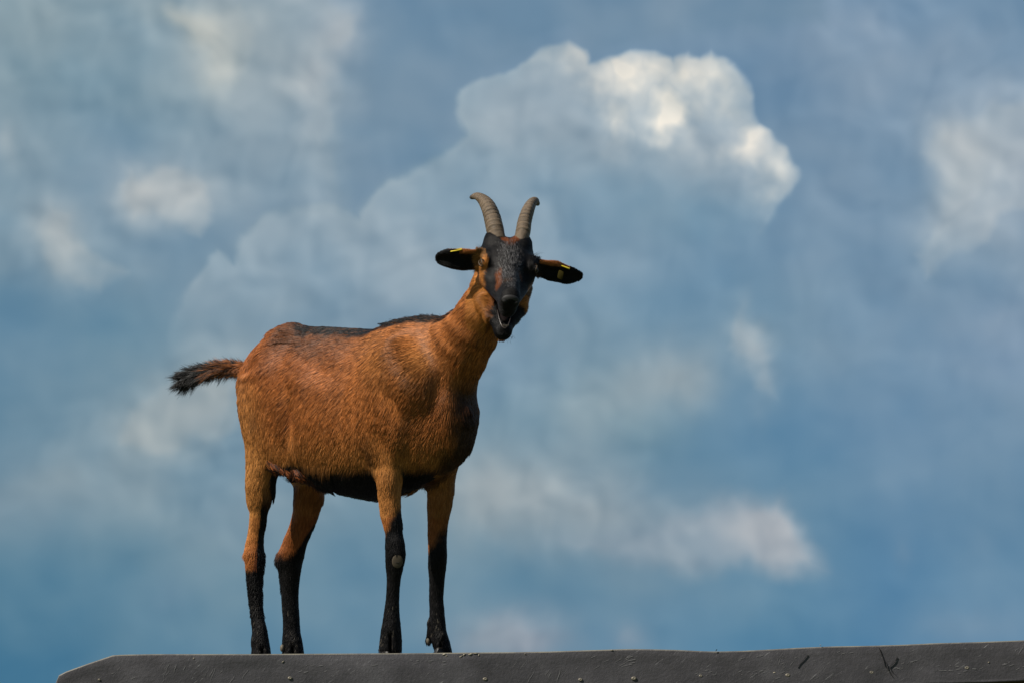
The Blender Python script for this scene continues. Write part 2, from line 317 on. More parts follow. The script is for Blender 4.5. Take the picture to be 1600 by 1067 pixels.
    # screws and their worn heads
    sm_ = NM('screw_metal'); sn = sm_.noise(400, 3); sr = sm_.ramp(sn.outputs[0], [(0.4, (0.12, 0.10, 0.07)), (0.6, (0.34, 0.31, 0.25))]); sm_.l(sr.outputs[0], sm_.b.inputs['Base Color']); sm_.b.inputs['Metallic'].default_value = 0.3; sm_.b.inputs['Roughness'].default_value = 0.5
    for (px, py, rr) in [(453,1058.5,3.0),(577,1060.5,3.0),(758,1060,3.2),(907,1061,3.0),(990.5,1059,3.6),(1095,1055,2.4),(1231,1054,3.4),(1362,1049.5,3.4),(1511,1042.5,3.4),(155,1061,2.0),(668,1049,2.2)]:
        c = P(px, py, YE - 0.003); V = []; Fc = []; n_ = 12
        for (rad, yo) in ((1.0, 0.005), (1.0, 0.0022), (0.75, 0.0012), (0.3, 0.0010), (0.22, 0.0018)):
            for a in range(n_):
                t = a / n_ * 2 * math.pi; V.append((c[0] + rr * PX * rad * math.cos(t) * 1.15, c[1] + yo, c[2] + rr * PX * rad * math.sin(t) * 0.75))
        for q_ in range(4):
            for a in range(n_): Fc.append((q_ * n_ + a, q_ * n_ + (a + 1) % n_, (q_ + 1) * n_ + (a + 1) % n_, (q_ + 1) * n_ + a))
        Fc.append(tuple(range(4 * n_, 5 * n_)))
        mesh_obj('screw', V, np.array(Fc, dtype=object), sm_.m, root)
    # flakes of dried mud and lichen along the rim, and torn cracks in the covering
    ml = NM('dried_mud'); mn = ml.noise(300, 3); mr = ml.ramp(mn.outputs[0], [(0.4, (0.22, 0.19, 0.13)), (0.65, (0.55, 0.50, 0.40))]); ml.l(mr.outputs[0], ml.b.inputs['Base Color']); ml.b.inputs['Roughness'].default_value = 0.9
    V = []; Fc = []
    r2 = np.random.default_rng(3)
    def flake(px, py, a, b, rot):
        c = P(px, py, YE - 0.0022); k0 = len(V); n_ = 9
        rad = 0.4 + 0.8 * r2.random(n_)
        for lay, (sc_, yo) in enumerate(((1.0, 0.003), (0.7, 0.0004))):
            for q_ in range(n_):
                t = q_ / n_ * 2 * math.pi; u, v = a * rad[q_] * sc_ * math.cos(t), b * rad[q_] * sc_ * math.sin(t)
                V.append((c[0] + PX * (u * math.cos(rot) - v * math.sin(rot)), c[1] + yo, c[2] + PX * (u * math.sin(rot) + v * math.cos(rot))))
        for q_ in range(n_): Fc.append((k0 + q_, k0 + (q_ + 1) % n_, k0 + n_ + (q_ + 1) % n_, k0 + n_ + q_))
        Fc.append(tuple(range(k0 + n_, k0 + 2 * n_)))
    for (px, py, a, b, rt) in [(694,1021.5,5,1.6,0.2),(698,1024,2.5,1,0),(720,1025,4,1.5,.6),(725,1022,3,1.4,.5),(735,1021.5,4,1.8,0.1),(748,1023,1.4,2.2,0),(742,1020,5,1,0),(956,1015,2.4,.9,0),(820,1021,2,.8,0),(303,1028,2.2,1.0,.2),(442,1033,3,.9,.7),(550,1049,3.2,1.1,-.1),(500,1042,1.6,.6,0),(587,1054,3,.9,.2),(1210,1050,4,1.6,.1),(1592,1021,1.4,2.4,0),(1282,1007,2,.8,0),(1545,1034,2,.7,.3)]:
        flake(px, py, a, b, rt)
    mesh_obj('mud_flake', V, np.array(Fc, dtype=object), ml.m, root)
    mk = NM('torn_crack'); mk.b.inputs['Base Color'].default_value = (0.016, 0.015, 0.016, 1); mk.b.inputs['Roughness'].default_value = 0.9
    V = []; Fc = []
    def crack(path, w):
        k0 = len(V)
        for i, (a, b) in enumerate(path):
            ww = w * (1 - 0.8 * i / (len(path) - 1)); c = P(a, b, YE - 0.0035)
            V.extend([(c[0] - ww * PX, c[1] + 0.002, c[2]), (c[0], c[1], c[2] + 0.2 * PX), (c[0] + ww * PX, c[1] + 0.002, c[2])])
        for i in range(len(path) - 1):
            for j in (0, 1): Fc.append((k0 + 3 * i + j, k0 + 3 * i + 3 + j, k0 + 3 * i + 4 + j, k0 + 3 * i + 1 + j))
    crack([(1374,1012),(1377,1020),(1380,1028),(1386,1037),(1388,1046),(1393,1055)], 0.8)
    crack([(1380,1028),(1383,1040),(1389,1048),(1396,1058)], 0.5)
    crack([(1402,1026),(1398,1034),(1390,1041),(1393,1048),(1401,1055)], 0.6)
    crack([(1262,1022),(1256,1030),(1250,1036),(1246,1042)], 0.35)
    crack([(1120,1014),(1118,1017)], 1.0)
    mesh_obj('crack', V, np.array(Fc, dtype=object), mk.m, root)
    msr = NM('scratch_mark'); msr.b.inputs['Base Color'].default_value = (0.16, 0.157, 0.16, 1); msr.b.inputs['Roughness'].default_value = 0.8
    V = []; Fc = []
    for (cx_, cy_, sp_, n_, ang, ln_) in [(270,1040,40,9,60,16),(190,1052,30,5,60,14),(350,1048,50,9,62,16),(255,1060,10,3,60,18),(345,1060,20,4,70,22),(500,1045,60,8,30,8),(610,1035,50,6,20,7),(700,1045,60,8,45,10),(690,1028,30,6,30,6),(820,1040,60,10,50,16),(850,1052,30,5,65,22),(980,1035,50,8,30,14),(1000,1028,40,6,20,12),(1110,1050,40,8,30,8),(1190,1050,34,22,35,9),(1225,1034,14,8,60,14),(1275,1054,14,7,55,16),(1262,1030,10,4,-60,10),(1400,1040,80,9,40,9),(1495,1044,30,12,10,6),(1560,1035,40,8,40,8),(1320,1020,60,7,30,8),(1590,1015,10,5,80,8),(1180,1018,40,6,30,8)]:
        for _ in range(n_):
            a0, b0 = cx_ + r2.normal(0, sp_ * .55), cy_ + r2.normal(0, 5); an = math.radians(ang + r2.normal(0, 14)); L0 = ln_ * (0.3 + 0.9 * r2.random()); w0_ = 0.25 + 0.45 * r2.random(); k0 = len(V)
            top = np.interp(a0, [p_[0] for p_ in pts], [p_[1] for p_ in pts])
            if b0 < top + 9: b0 = top + 9 + 8 * r2.random()
            for i in range(5):
                t = i / 4 - 0.5; ww = w0_ * (1 - (2 * t) ** 2) + 0.05; a1_, b1_ = a0 + math.cos(an) * L0 * t + 1.2 * math.sin(t * 5), max(top + 5, b0 - math.sin(an) * L0 * t)
                c = P(a1_, b1_, 0)
                yy = YE - 0.001 + (fbm(np.array([[P(a1_, b1_, YE)[0], P(a1_, b1_, YE)[2], 0]]) + 3, 0.30, 4)[0] * 0.006 + fbm(np.array([[P(a1_, b1_, YE)[0], P(a1_, b1_, YE)[2], 0]]) + 9, 0.06, 3)[0] * 0.0012) * min(1, (b1_ - top) * PX / 0.03) - 0.0007
                c = P(a1_, b1_, yy); nx_, nz_ = math.sin(an), math.cos(an)
                V.extend([(c[0] - ww * PX * nx_, c[1], c[2] - ww * PX * nz_), (c[0] + ww * PX * nx_, c[1], c[2] + ww * PX * nz_)])
            for i in range(4): Fc.append((k0 + 2 * i, k0 + 2 * i + 1, k0 + 2 * i + 3, k0 + 2 * i + 2))
    mesh_obj('scratch', V, np.array(Fc, dtype=object), msr.m, root)
    # timber fascia and wall below the frame
    wm = NM('fascia_timber'); wn = wm.noise(30, 5); wr = wm.ramp(wn.outputs[0], [(0.3, (0.12, 0.085, 0.035)), (0.7, (0.24, 0.17, 0.07))]); wm.l(wr.outputs[0], wm.b.inputs['Base Color']); wm.b.inputs['Roughness'].default_value = 0.8
    def box(name, a, b, mat):
        (x0, y0, z0), (x1, y1, z1) = a, b
        Vb = [(x0,y0,z0),(x1,y0,z0),(x1,y1,z0),(x0,y1,z0),(x0,y0,z1),(x1,y0,z1),(x1,y1,z1),(x0,y1,z1)]
        return mesh_obj(name, Vb, [(0,3,2,1),(4,5,6,7),(0,1,5,4),(1,2,6,5),(2,3,7,6),(3,0,4,7)], mat, root, smooth=False)
    Vf = []; xa = P(180, 1060, YE)[0]; xb = x[-1] - 0.01
    zr = np.interp([xa, xb], x, z)
    x0, x1 = xa, xb
    Vb = [(x0,YE+0.012,-0.30),(x1,YE+0.012,-0.30),(x1,YE+0.04,-0.30),(x0,YE+0.04,-0.30),(x0,YE+0.012,zr[0]-.084),(x1,YE+0.012,zr[1]-.084),(x1,YE+0.04,zr[1]-.084),(x0,YE+0.04,zr[0]-.084)]
    mesh_obj('fascia_board', Vb, [(0,3,2,1),(4,5,6,7),(0,1,5,4),(1,2,6,5),(2,3,7,6),(3,0,4,7)], wm.m, root, smooth=False)
    box('wall', (x0 + 0.05, YE + 0.06, -2.92), (x1 - 0.05, YE + 1.1, -0.12), wm.m)
    return x, z
RX, RZ = build_roof()

# ------------------------------------------------------------------ the goat: one implicit surface
VOX = 1.75 * PX
lo = np.array([P(258, 1040, 0)[0], -0.52, -0.03]); hi = np.array([P(948, 330, 0)[0], 0.42, P(800, 330, 0)[2] + 0.03])
NG = np.ceil((hi - lo) / VOX).astype(int)
FLD = np.full(NG, 0.06, np.float32)
AX = [lo[k] + VOX * np.arange(NG[k]) for k in range(3)]
def region(a, b, pad):
    a = np.minimum(a, b) - pad, np.maximum(a, b) + pad
    i0 = np.clip(((a[0] - lo) / VOX).astype(int), 0, NG); i1 = np.clip(np.ceil((a[1] - lo) / VOX).astype(int) + 1, 0, NG)
    sl = tuple(slice(i0[k], i1[k]) for k in range(3))
    Q = np.stack(np.meshgrid(*[AX[k][sl[k]] for k in range(3)], indexing='ij'), -1)
    return sl, Q
def smin(sl, d, k):
    a = FLD[sl]; h = np.maximum(k - np.abs(a - d), 0) / k; FLD[sl] = np.minimum(a, d) - h * h * k / 4
def smax(sl, d, k):
    a = FLD[sl]; h = np.maximum(k - np.abs(a - d), 0) / k; FLD[sl] = np.maximum(a, d) + h * h * k / 4
def cap(a, b, ra, rb, k=8, ax=None, sc=1.0):
    """tapered capsule; sizes in photograph pixels, optionally squeezed along ax"""
    a, b = np.asarray(a, float), np.asarray(b, float); ra, rb, k = ra * PX, rb * PX, k * PX
    sl, Q = region(a, b, max(ra, rb) * max(1, sc) + k + 0.012)
    q = Q - a; e = b - a
    if ax is not None:
        ax = norm(ax); q = q + (1 / sc - 1) * (q @ ax)[..., None] * ax; e = e + (1 / sc - 1) * (e @ ax) * ax
    t = np.clip((q @ e) / max(e @ e, 1e-12), 0, 1)
    d = np.linalg.norm(q - t[..., None] * e, axis=-1) - (ra + (rb - ra) * t)
    smin(sl, (d * min(sc, 1.0)).astype(np.float32), k)
def ell(c, A, r, k=8, cut=False):
    """ellipsoid with axes A (rows) and radii r (pixels)"""
    r = np.asarray(r, float) * PX; k = k * PX; c = np.asarray(c, float)
    sl, Q = region(c, c, r.max() + k + 0.012); q = (Q - c) @ np.asarray(A, float).T
    k0 = np.linalg.norm(q / r, axis=-1); k1 = np.linalg.norm(q / r ** 2, axis=-1)
    d = (k0 * (k0 - 1) / np.maximum(k1, 1e-6)).astype(np.float32)
    if cut: smax(sl, -d, k)
    else: smin(sl, d, k)
GA = np.array([FW, LT, UP])
def crom(xq, x, y):
    """smooth interpolation through table points"""
    x = np.asarray(x, float); y = np.asarray(y, float); m = np.gradient(y, x)
    i = np.clip(np.searchsorted(x, xq) - 1, 0, len(x) - 2); h = x[i + 1] - x[i]; t = np.clip((xq - x[i]) / h, 0, 1)
    return (2*t**3-3*t*t+1)*y[i] + (t**3-2*t*t+t)*h*m[i] + (-2*t**3+3*t*t)*y[i+1] + (t**3-t*t)*h*m[i+1]

# trunk: rows of (picture column of the axis, top row, bottom row, half width)
TR = [(388,588,612,10),(394,566,640,29),(404,550,668,45),(419,533,700,59),(438,517,722,70),(458,509,738,76),(490,512,750,86),(520,513,763,92),(560,515,776,95),(596,514,778,92),(618,506,770,88),(640,501,758,82),(663,498,748,75),(684,504,740,65),(700,526,730,54),(714,562,714,40),(725,600,690,22),(728,634,662,12),(731,644,652,3)]
tl, tz, th, tw = [], [], [], []
for (xa, t, b, w) in TR:
    A0 = G(xa, t, 0); B0 = G(xa, b, 0); tl.append(((A0[0] - XO)) / CT); tz.append((A0[2] + B0[2]) / 2); th.append((A0[2] - B0[2]) / 2); tw.append(w * PX)
tl, tz, th, tw = map(np.array, (tl, tz, th, tw))
sl, Q = region(np.array([lo[0], lo[1], 0.25]), np.array([P(770, 600, 0)[0], hi[1], P(560, 480, 0)[2]]), 0)
q = Q - np.array([XO, YO, 0]); L_ = q @ FW; W_ = q @ LT; Z_ = q[..., 2]
z_, h_, w_ = crom(L_, tl, tz), crom(L_, tl, th), crom(L_, tl, tw)
zn = np.clip((Z_ - z_) / h_, -1.2, 1.2); wid = w_ * (1 - 0.16 * zn - 0.10 * zn * zn)
rad = (np.abs(W_ / wid) ** 2.15 + np.abs((Z_ - z_) / h_) ** 2.15) ** (1 / 2.15)
d = (rad - 1) * np.minimum(h_, wid) * 0.9
d = np.where((L_ < tl[0]) | (L_ > tl[-1]), np.maximum(d, 0.02), d)
smin(sl, d.astype(np.float32), 6 * PX)

def leg(rows, w0, w1, q0=0.9, y0=None, k=17, shrink=1.4):
    """rows of (picture row, left edge, right edge[, lateral ratio, w]) ; w0 w1 lateral positions at top and foot"""
    rows = np.array([(r[0], r[1], r[2], (r[3] if len(r) > 3 else q0)) for r in rows], float)
    t = (rows[:, 0] - rows[0, 0]) / (rows[-1, 0] - rows[0, 0]); ws = w0 + (w1 - w0) * t
    C = np.array([G((a + b) / 2, y, w) for (y, a, b, _), w in zip(rows, ws)])
    hw = np.array([(b - a) / 2 - shrink for (_, a, b, _) in rows]) * PX
    rl = hw / np.sqrt(CT ** 2 + (rows[:, 3] * ST) ** 2); rw = rl * rows[:, 3]
    o = np.argsort(C[:, 2]); C, rl, rw = C[o], rl[o], rw[o]
    zlo = -0.004; C = np.vstack([[C[0, 0], C[0, 1], zlo - 0.02], C]); rl = np.append(rl[0], rl); rw = np.append(rw[0], rw)
    pad = rl.max() + 0.03
    sl, Q = region(np.array([C[:, 0].min(), C[:, 1].min(), zlo]), np.array([C[:, 0].max(), C[:, 1].max(), C[-1, 2]]), pad)
    z = np.clip(Q[..., 2], C[0, 2], C[-1, 2])
    cx, cy = crom(z, C[:, 2], C[:, 0]), crom(z, C[:, 2], C[:, 1]); a, b = crom(z, C[:, 2], rl), crom(z, C[:, 2], rw)
    dx, dy = Q[..., 0] - cx, Q[..., 1] - cy; L = dx * FW[0] + dy * FW[1]; Wd = dx * LT[0] + dy * LT[1]
    d = (np.sqrt((L / a) ** 2 + (Wd / b) ** 2) - 1) * np.minimum(a, b)
    d = np.maximum(d, Q[..., 2] - C[-1, 2]); d = np.maximum(d, (0.016 - Q[..., 2]))
    smin(sl, d.astype(np.float32), k * PX); return C
HN = leg([(590,392,450,.45),(625,384,464,.45),(660,380,462,.5),(700,382,450,.6),(725,383,442,.65),(741,383,435,.75),(761,383,429),(781,384.5,425),(798,388.5,420),(815,388.5,417),(832,386.5,414),(849,383,413),(865,380.5,414),(882,383.5,414),(899,384.5,412),(916,386,411),(933,388,410.5),(950,390,411),(967,391.5,414),(983,393,418),(1000,391.5,421),(1012,392,423),(1030,390,425)], -50, -50)
HF = leg([(700,440,520,.5),(730,452,515,.6),(748,457,512,.7),(761,457.5,509),(778,457.5,507),(795,457,502),(815,453,495),(832,447,487.5),(849,440,481),(865.5,432.5,477),(876,430,474.5),(889,434,472),(909,436.5,469),(930,438.5,467.5),(950,439.5,468),(967,441,469),(983.5,441,470),(1000,440,473),(1012,440,475),(1035,438,477)], 40, 47)
FN = leg([(610,588,650,.42),(650,580,648,.45),(680,580,640,.55),(700,583,634,.65),(730,586,629.5,.8),(747,588,629),(764,589.5,627.5),(781,591.5,626.5),(798,593.5,626.8),(815,597,628.5),(832,601,629.5),(849,601.5,632.5),(865,601.5,634),(882,602,632),(899,603.5,628),(916,603.5,625.5),(933,602.5,624.5),(950,600.5,624.5),(967,598,625.5),(983.5,595,627),(1000,593,628),(1018,591,628.5),(1028,590,629)], -52, -50)
FF = leg([(650,664,735,.5),(690,664,728,.55),(715,665,718,.7),(735,666,713.5,.85),(747,667,712),(764,667,710.5),(781,667,708),(798,667.5,704.5),(815,668,701),(832,668,699),(849,668.5,698.5),(865,668.5,699),(882,668.5,698),(899,669.5,696),(916,670,694.5),(933,670,693.5),(950,670.5,694.5),(967,670.5,696),(983.5,671,698),(1000,674,702.5),(1014,677.5,706),(1026,678,708)], 42, 50)
# muscle masses
def mass(px, py, w, r, k=14, rot=0.0):
    c, s = math.cos(rot), math.sin(rot); A = np.array([c * FW + s * UP, LT, -s * FW + c * UP]); ell(G(px, py, w), A, r, k)
mass(432, 600, -42, (36, 30, 62), 26, 0.15)      # near thigh
mass(452, 700, -50, (24, 22, 44), 20, 0.5)       # near stifle
mass(470, 690, 40, (36, 30, 60), 22)             # far thigh
mass(612, 610, -60, (42, 26, 76), 34, -0.25)     # near shoulder blade
mass(648, 600, -52, (34, 28, 40), 22)            # point of the shoulder
mass(606, 678, -56, (34, 22, 38), 18)            # near upper arm
mass(686, 640, 38, (30, 26, 56), 20)
def hollow(px, py, w, r, k=16, rot=0.0):
    c, s = math.cos(rot), math.sin(rot); A = np.array([c * FW + s * UP, LT, -s * FW + c * UP]); ell(G(px, py, w), A, r, k, True)
hollow(486, 562, -106, (40, 22, 20), 28, -0.2)
mass(714, 640, 0, (17, 36, 46), 20)            # hollow of the flank
hollow(580, 700, -104, (14, 26, 34), 20, 0.1)      # behind the elbow
hollow(443, 650, -99, (9, 26, 46), 20, -0.1)      # line between thigh and flank
hollow(596, 640, -112, (8, 26, 40), 20, 0.2)      # edge of the shoulder
for k_ in range(5): hollow(520 + k_ * 17, 640, -116, (3.2, 24, 60), 10, -0.12)   # ribs             # far shoulder
mass(656, 700, 0, (38, 38, 42), 20)              # brisket
mass(448, 542, -34, (20, 14, 18), 24); mass(452, 540, 30, (18, 14, 16), 22)   # hips
cap(G(428, 724, -60), G(468, 737, -56), 4, 7, 7); cap(G(468, 737, -56), G(512, 749, -36), 7, 8, 9)      # fold in front of the thigh and the sheath
cap(G(640, 738, -14), G(672, 728, 8), 13, 13, 10)
# neck
cap(G(662, 585, -4), G(700, 560, 0), 60, 50, 26, LT, 0.82)
cap(G(700, 560, 0), G(724, 536, 0), 50, 43, 18, LT, 0.85)
cap(G(724, 536, 0), G(740, 513, 0), 43, 38, 14, LT, 0.9)
cap(G(740, 513, 0), G(753, 488, 0), 38, 34, 12)
cap(G(753, 488, 0), G(764, 464, 0), 34, 30, 12)
cap(G(764, 464, 0), G(777, 440, 0), 30, 27, 10)
cap(G(698, 612, 4), G(722, 570, 2), 34, 24, 20)
cap(G(678, 972, 50), G(671, 998, 50), 8, 5, 8)

# tail
TAIL = [(384,577,0),(366,573,0),(346,573,0),(326,577,0),(306,583,0)]
for (a, b, ra, rb) in zip(TAIL[:-1], TAIL[1:], (8,5.5,4.5,4), (5.5,4.5,4,3)): cap(G(*a), G(*b), ra, rb, 5)

# head frame: r = picture right, f = muzzle, u = out of the forehead
hp, hy, hr = math.radians(43), math.radians(2.5), math.radians(8)
def rotm(ax, a): return np.array(Matrix.Rotation(a, 3, Vector(ax)))
HR = np.array([1.0, 0, 0]); HF_ = np.array([0, -math.cos(hp), -math.sin(hp)]); HU = np.array([0, -math.sin(hp), math.cos(hp)])
M_ = rotm((0, 0, 1), hy) @ rotm(tuple(HF_), -hr)
HR, HF_, HU = M_ @ HR, M_ @ HF_, M_ @ HU
HA = np.array([HR, HF_, HU]); HO = P(797, 398, -0.335)
def H(r, f, u): return HO + PX * (r * HR + f * HF_ + u * HU)
def hloc(V): return ((V - HO) @ HA.T) / PX
hcap = lambda a, b, ra, rb, k=8, ax=None, sc=1.0: cap(H(*a), H(*b), ra, rb, k, ax, sc)
hell = lambda c, r, k=8, cut=False: ell(H(*c), HA, r, k, cut)
cap(G(777, 440, 0), H(0, -22, -52), 28, 28, 8)
hell((0,-24,-30),(44,40,34),8)
hell((0,2,-28),(41,38,27),10)
hell((-21,-44,-13),(16,22,18),8); hell((21,-44,-13),(16,22,18),8)
for s in (-1, 1):
    hell((s*36,0,-16),(10,18,10),8)
    hcap((s*24,10,-40),(s*9,74,-32),16,9,10)
    hcap(((29 if s < 0 else 25)*s,-4,-62),(s*21,28,-76),18,14,8)
    hcap((s*22,28,-76),(s*5,84,-82),13,8,10)
    hell((s*27,-22,-50),(15,26,24),10)
hcap((0,10,-26),(0,84,-15),22,13,12)
hell((0,93,-18),(15.5,13,13),7)
hell((0,86,-30),(14,16,13),7)
hell((0,89,-83),(12,13,11.5),8)
hell((0,-12,-60),(27,32,28),10)
hell((0,84,-42),(13,17,11),7)
hell((0,84,-61),(9.0,32,7.0),4,True)            # open mouth
for s in (-1, 1):
    hell((s*45,8,-18),(6,9,7),4,True)         # eye sockets
    hell((s*26,44,-13),(6,22,4.5),12,True)          # hollow beside the bridge
    pass
# ears
E_LEFT = [(744,406),(722,406),(702,404),(690,404)]; E_RIGHT = [(838,418),(866,424),(887,430.5),(903,431.5)]
def ear(pts, hh, ys, side):
    C = [P(a, b, y) for (a, b), y in zip(pts, ys)]
    n_ = norm(np.array([side * 0.10, -0.86, -0.50]))          # the way the open side faces
    for i in range(3):
        ax = norm(C[i + 1] - C[i]); up = norm(np.cross(n_, ax)); nn = norm(np.cross(ax, up))
        cap(C[i], C[i + 1], hh[i], hh[i + 1], 5, nn, 0.36)
    for i in range(3):                                        # hollow of the ear
        c = (C[i] + C[i + 1]) / 2; ax = norm(C[i + 1] - C[i]); up = norm(np.cross(n_, ax)); nn = norm(np.cross(ax, up)); nn = nn * np.sign(nn @ n_)
        ell(c + nn * 10 * PX, np.array([ax, up, nn]), (17, hh[i] * 0.74, 9), 5, True)
    return C
ear(E_LEFT, (17, 14.5, 12.5, 10.5), (-0.325, -0.330, -0.33, -0.325), -1)
ear(E_RIGHT, (14, 14, 11.5, 8.5), (-0.300, -0.285, -0.27, -0.262), 1)

def cleft(px, py, w, tall=22):
    c = G(px, py, w); ell(c + np.array([0, -0.016, 0]), np.array([[1.0, 0, 0], [0, 1, 0], [0.06, 0, 1]]), (2.6, 14, tall), 4, True)
cleft(610.5, 1010, -50, 24); cleft(690, 1014, 50, 16); cleft(458, 1018, 47, 12); cleft(410, 1018, -50, 10)
# ---- polygonise (surface nets)
def surface_nets(Fd):
    s = Fd < 0; nx, ny, nz = Fd.shape
    cnt = np.zeros((nx - 1, ny - 1, nz - 1), np.uint8)
    for i in (0, 1):
        for j in (0, 1):
            for k in (0, 1): cnt += s[i:nx - 1 + i, j:ny - 1 + j, k:nz - 1 + k]
    act = (cnt > 0) & (cnt < 8); idx = np.full(act.shape, -1, np.int32); ci = np.argwhere(act); idx[act] = np.arange(len(ci))
    acc = np.zeros((len(ci), 3)); n = np.zeros(len(ci))
    cor = [(i, j, k) for i in (0, 1) for j in (0, 1) for k in (0, 1)]
    val = {c: Fd[ci[:, 0] + c[0], ci[:, 1] + c[1], ci[:, 2] + c[2]] for c in cor}
    for c in cor:
        for a in range(3):
            if c[a] == 0:
                e = list(c); e[a] = 1; e = tuple(e); v0, v1 = val[c], val[e]; cr = (v0 < 0) != (v1 < 0)
                t = np.where(cr, v0 / np.where(cr, v0 - v1, 1), 0); p = np.tile(np.array(c, float), (len(ci), 1)); p[:, a] = t
                acc += p * cr[:, None]; n += cr
    V = ci + acc / n[:, None]; Fs = []
    for a in range(3):
        b, c = (a + 1) % 3, (a + 2) % 3
        s0 = [slice(None)] * 3; s1 = [slice(None)] * 3; s0[a] = slice(0, -1); s1[a] = slice(1, None)
        cr = s[tuple(s0)] != s[tuple(s1)]; pos = np.argwhere(cr)
        pos = pos[(pos[:, b] > 0) & (pos[:, c] > 0)]; sg = s[pos[:, 0], pos[:, 1], pos[:, 2]]
        def cell(db, dc):
            q = pos.copy(); q[:, b] -= db; q[:, c] -= dc
            ok = np.all(q < np.array(idx.shape), 1); q = np.minimum(q, np.array(idx.shape) - 1); return np.where(ok, idx[q[:, 0], q[:, 1], q[:, 2]], -1)
        f = np.stack([cell(1, 1), cell(0, 1), cell(0, 0), cell(1, 0)], -1); f[~sg] = f[~sg][:, ::-1]; Fs.append(f[np.all(f >= 0, 1)])
    return V, np.concatenate(Fs)
V, F = surface_nets(FLD)
V = lo + V * VOX
# keep the largest connected piece
lab = np.arange(len(V))
E = np.concatenate([F[:, [0, 1]], F[:, [1, 2]], F[:, [2, 3]], F[:, [3, 0]]])
for _ in range(4000):
    m_ = np.minimum(lab[E[:, 0]], lab[E[:, 1]]); new = lab.copy(); np.minimum.at(new, E[:, 0], m_); np.minimum.at(new, E[:, 1], m_); new = new[new]
    if (new == lab).all(): break
    lab = new
main = np.bincount(lab).argmax(); keep = lab == main; F = F[keep[F[:, 0]]]; re = np.cumsum(keep) - 1; V = V[keep]; F = re[F]
E = np.concatenate([F[:, [0, 1]], F[:, [1, 2]], F[:, [2, 3]], F[:, [3, 0]]])
deg = np.bincount(E.ravel(), minlength=len(V)).astype(float)
for it in range(6):
    A_ = np.stack([np.bincount(E[:, 0], V[E[:, 1], k], len(V)) + np.bincount(E[:, 1], V[E[:, 0], k], len(V)) for k in range(3)], -1) / deg[:, None]
    V = V + (A_ - V) * (0.55 if it % 2 == 0 else -0.50)
pxs, pys = proj(V); ls_, wsd = lw(V)
msk = (sm(pxs, 392, 430) * sm(pxs, 705, 670) * sm(pys, 512, 535) * sm(pys, 715, 680) * (wsd < 10) * (pys < 720))[:, None]
for it in range(65):
    A_ = np.stack([np.bincount(E[:, 0], V[E[:, 1], k], len(V)) + np.bincount(E[:, 1], V[E[:, 0], k], len(V)) for k in range(3)], -1) / deg[:, None]
    V = V + (A_ - V) * 0.7 * msk
print('goat surface', len(V), len(F))

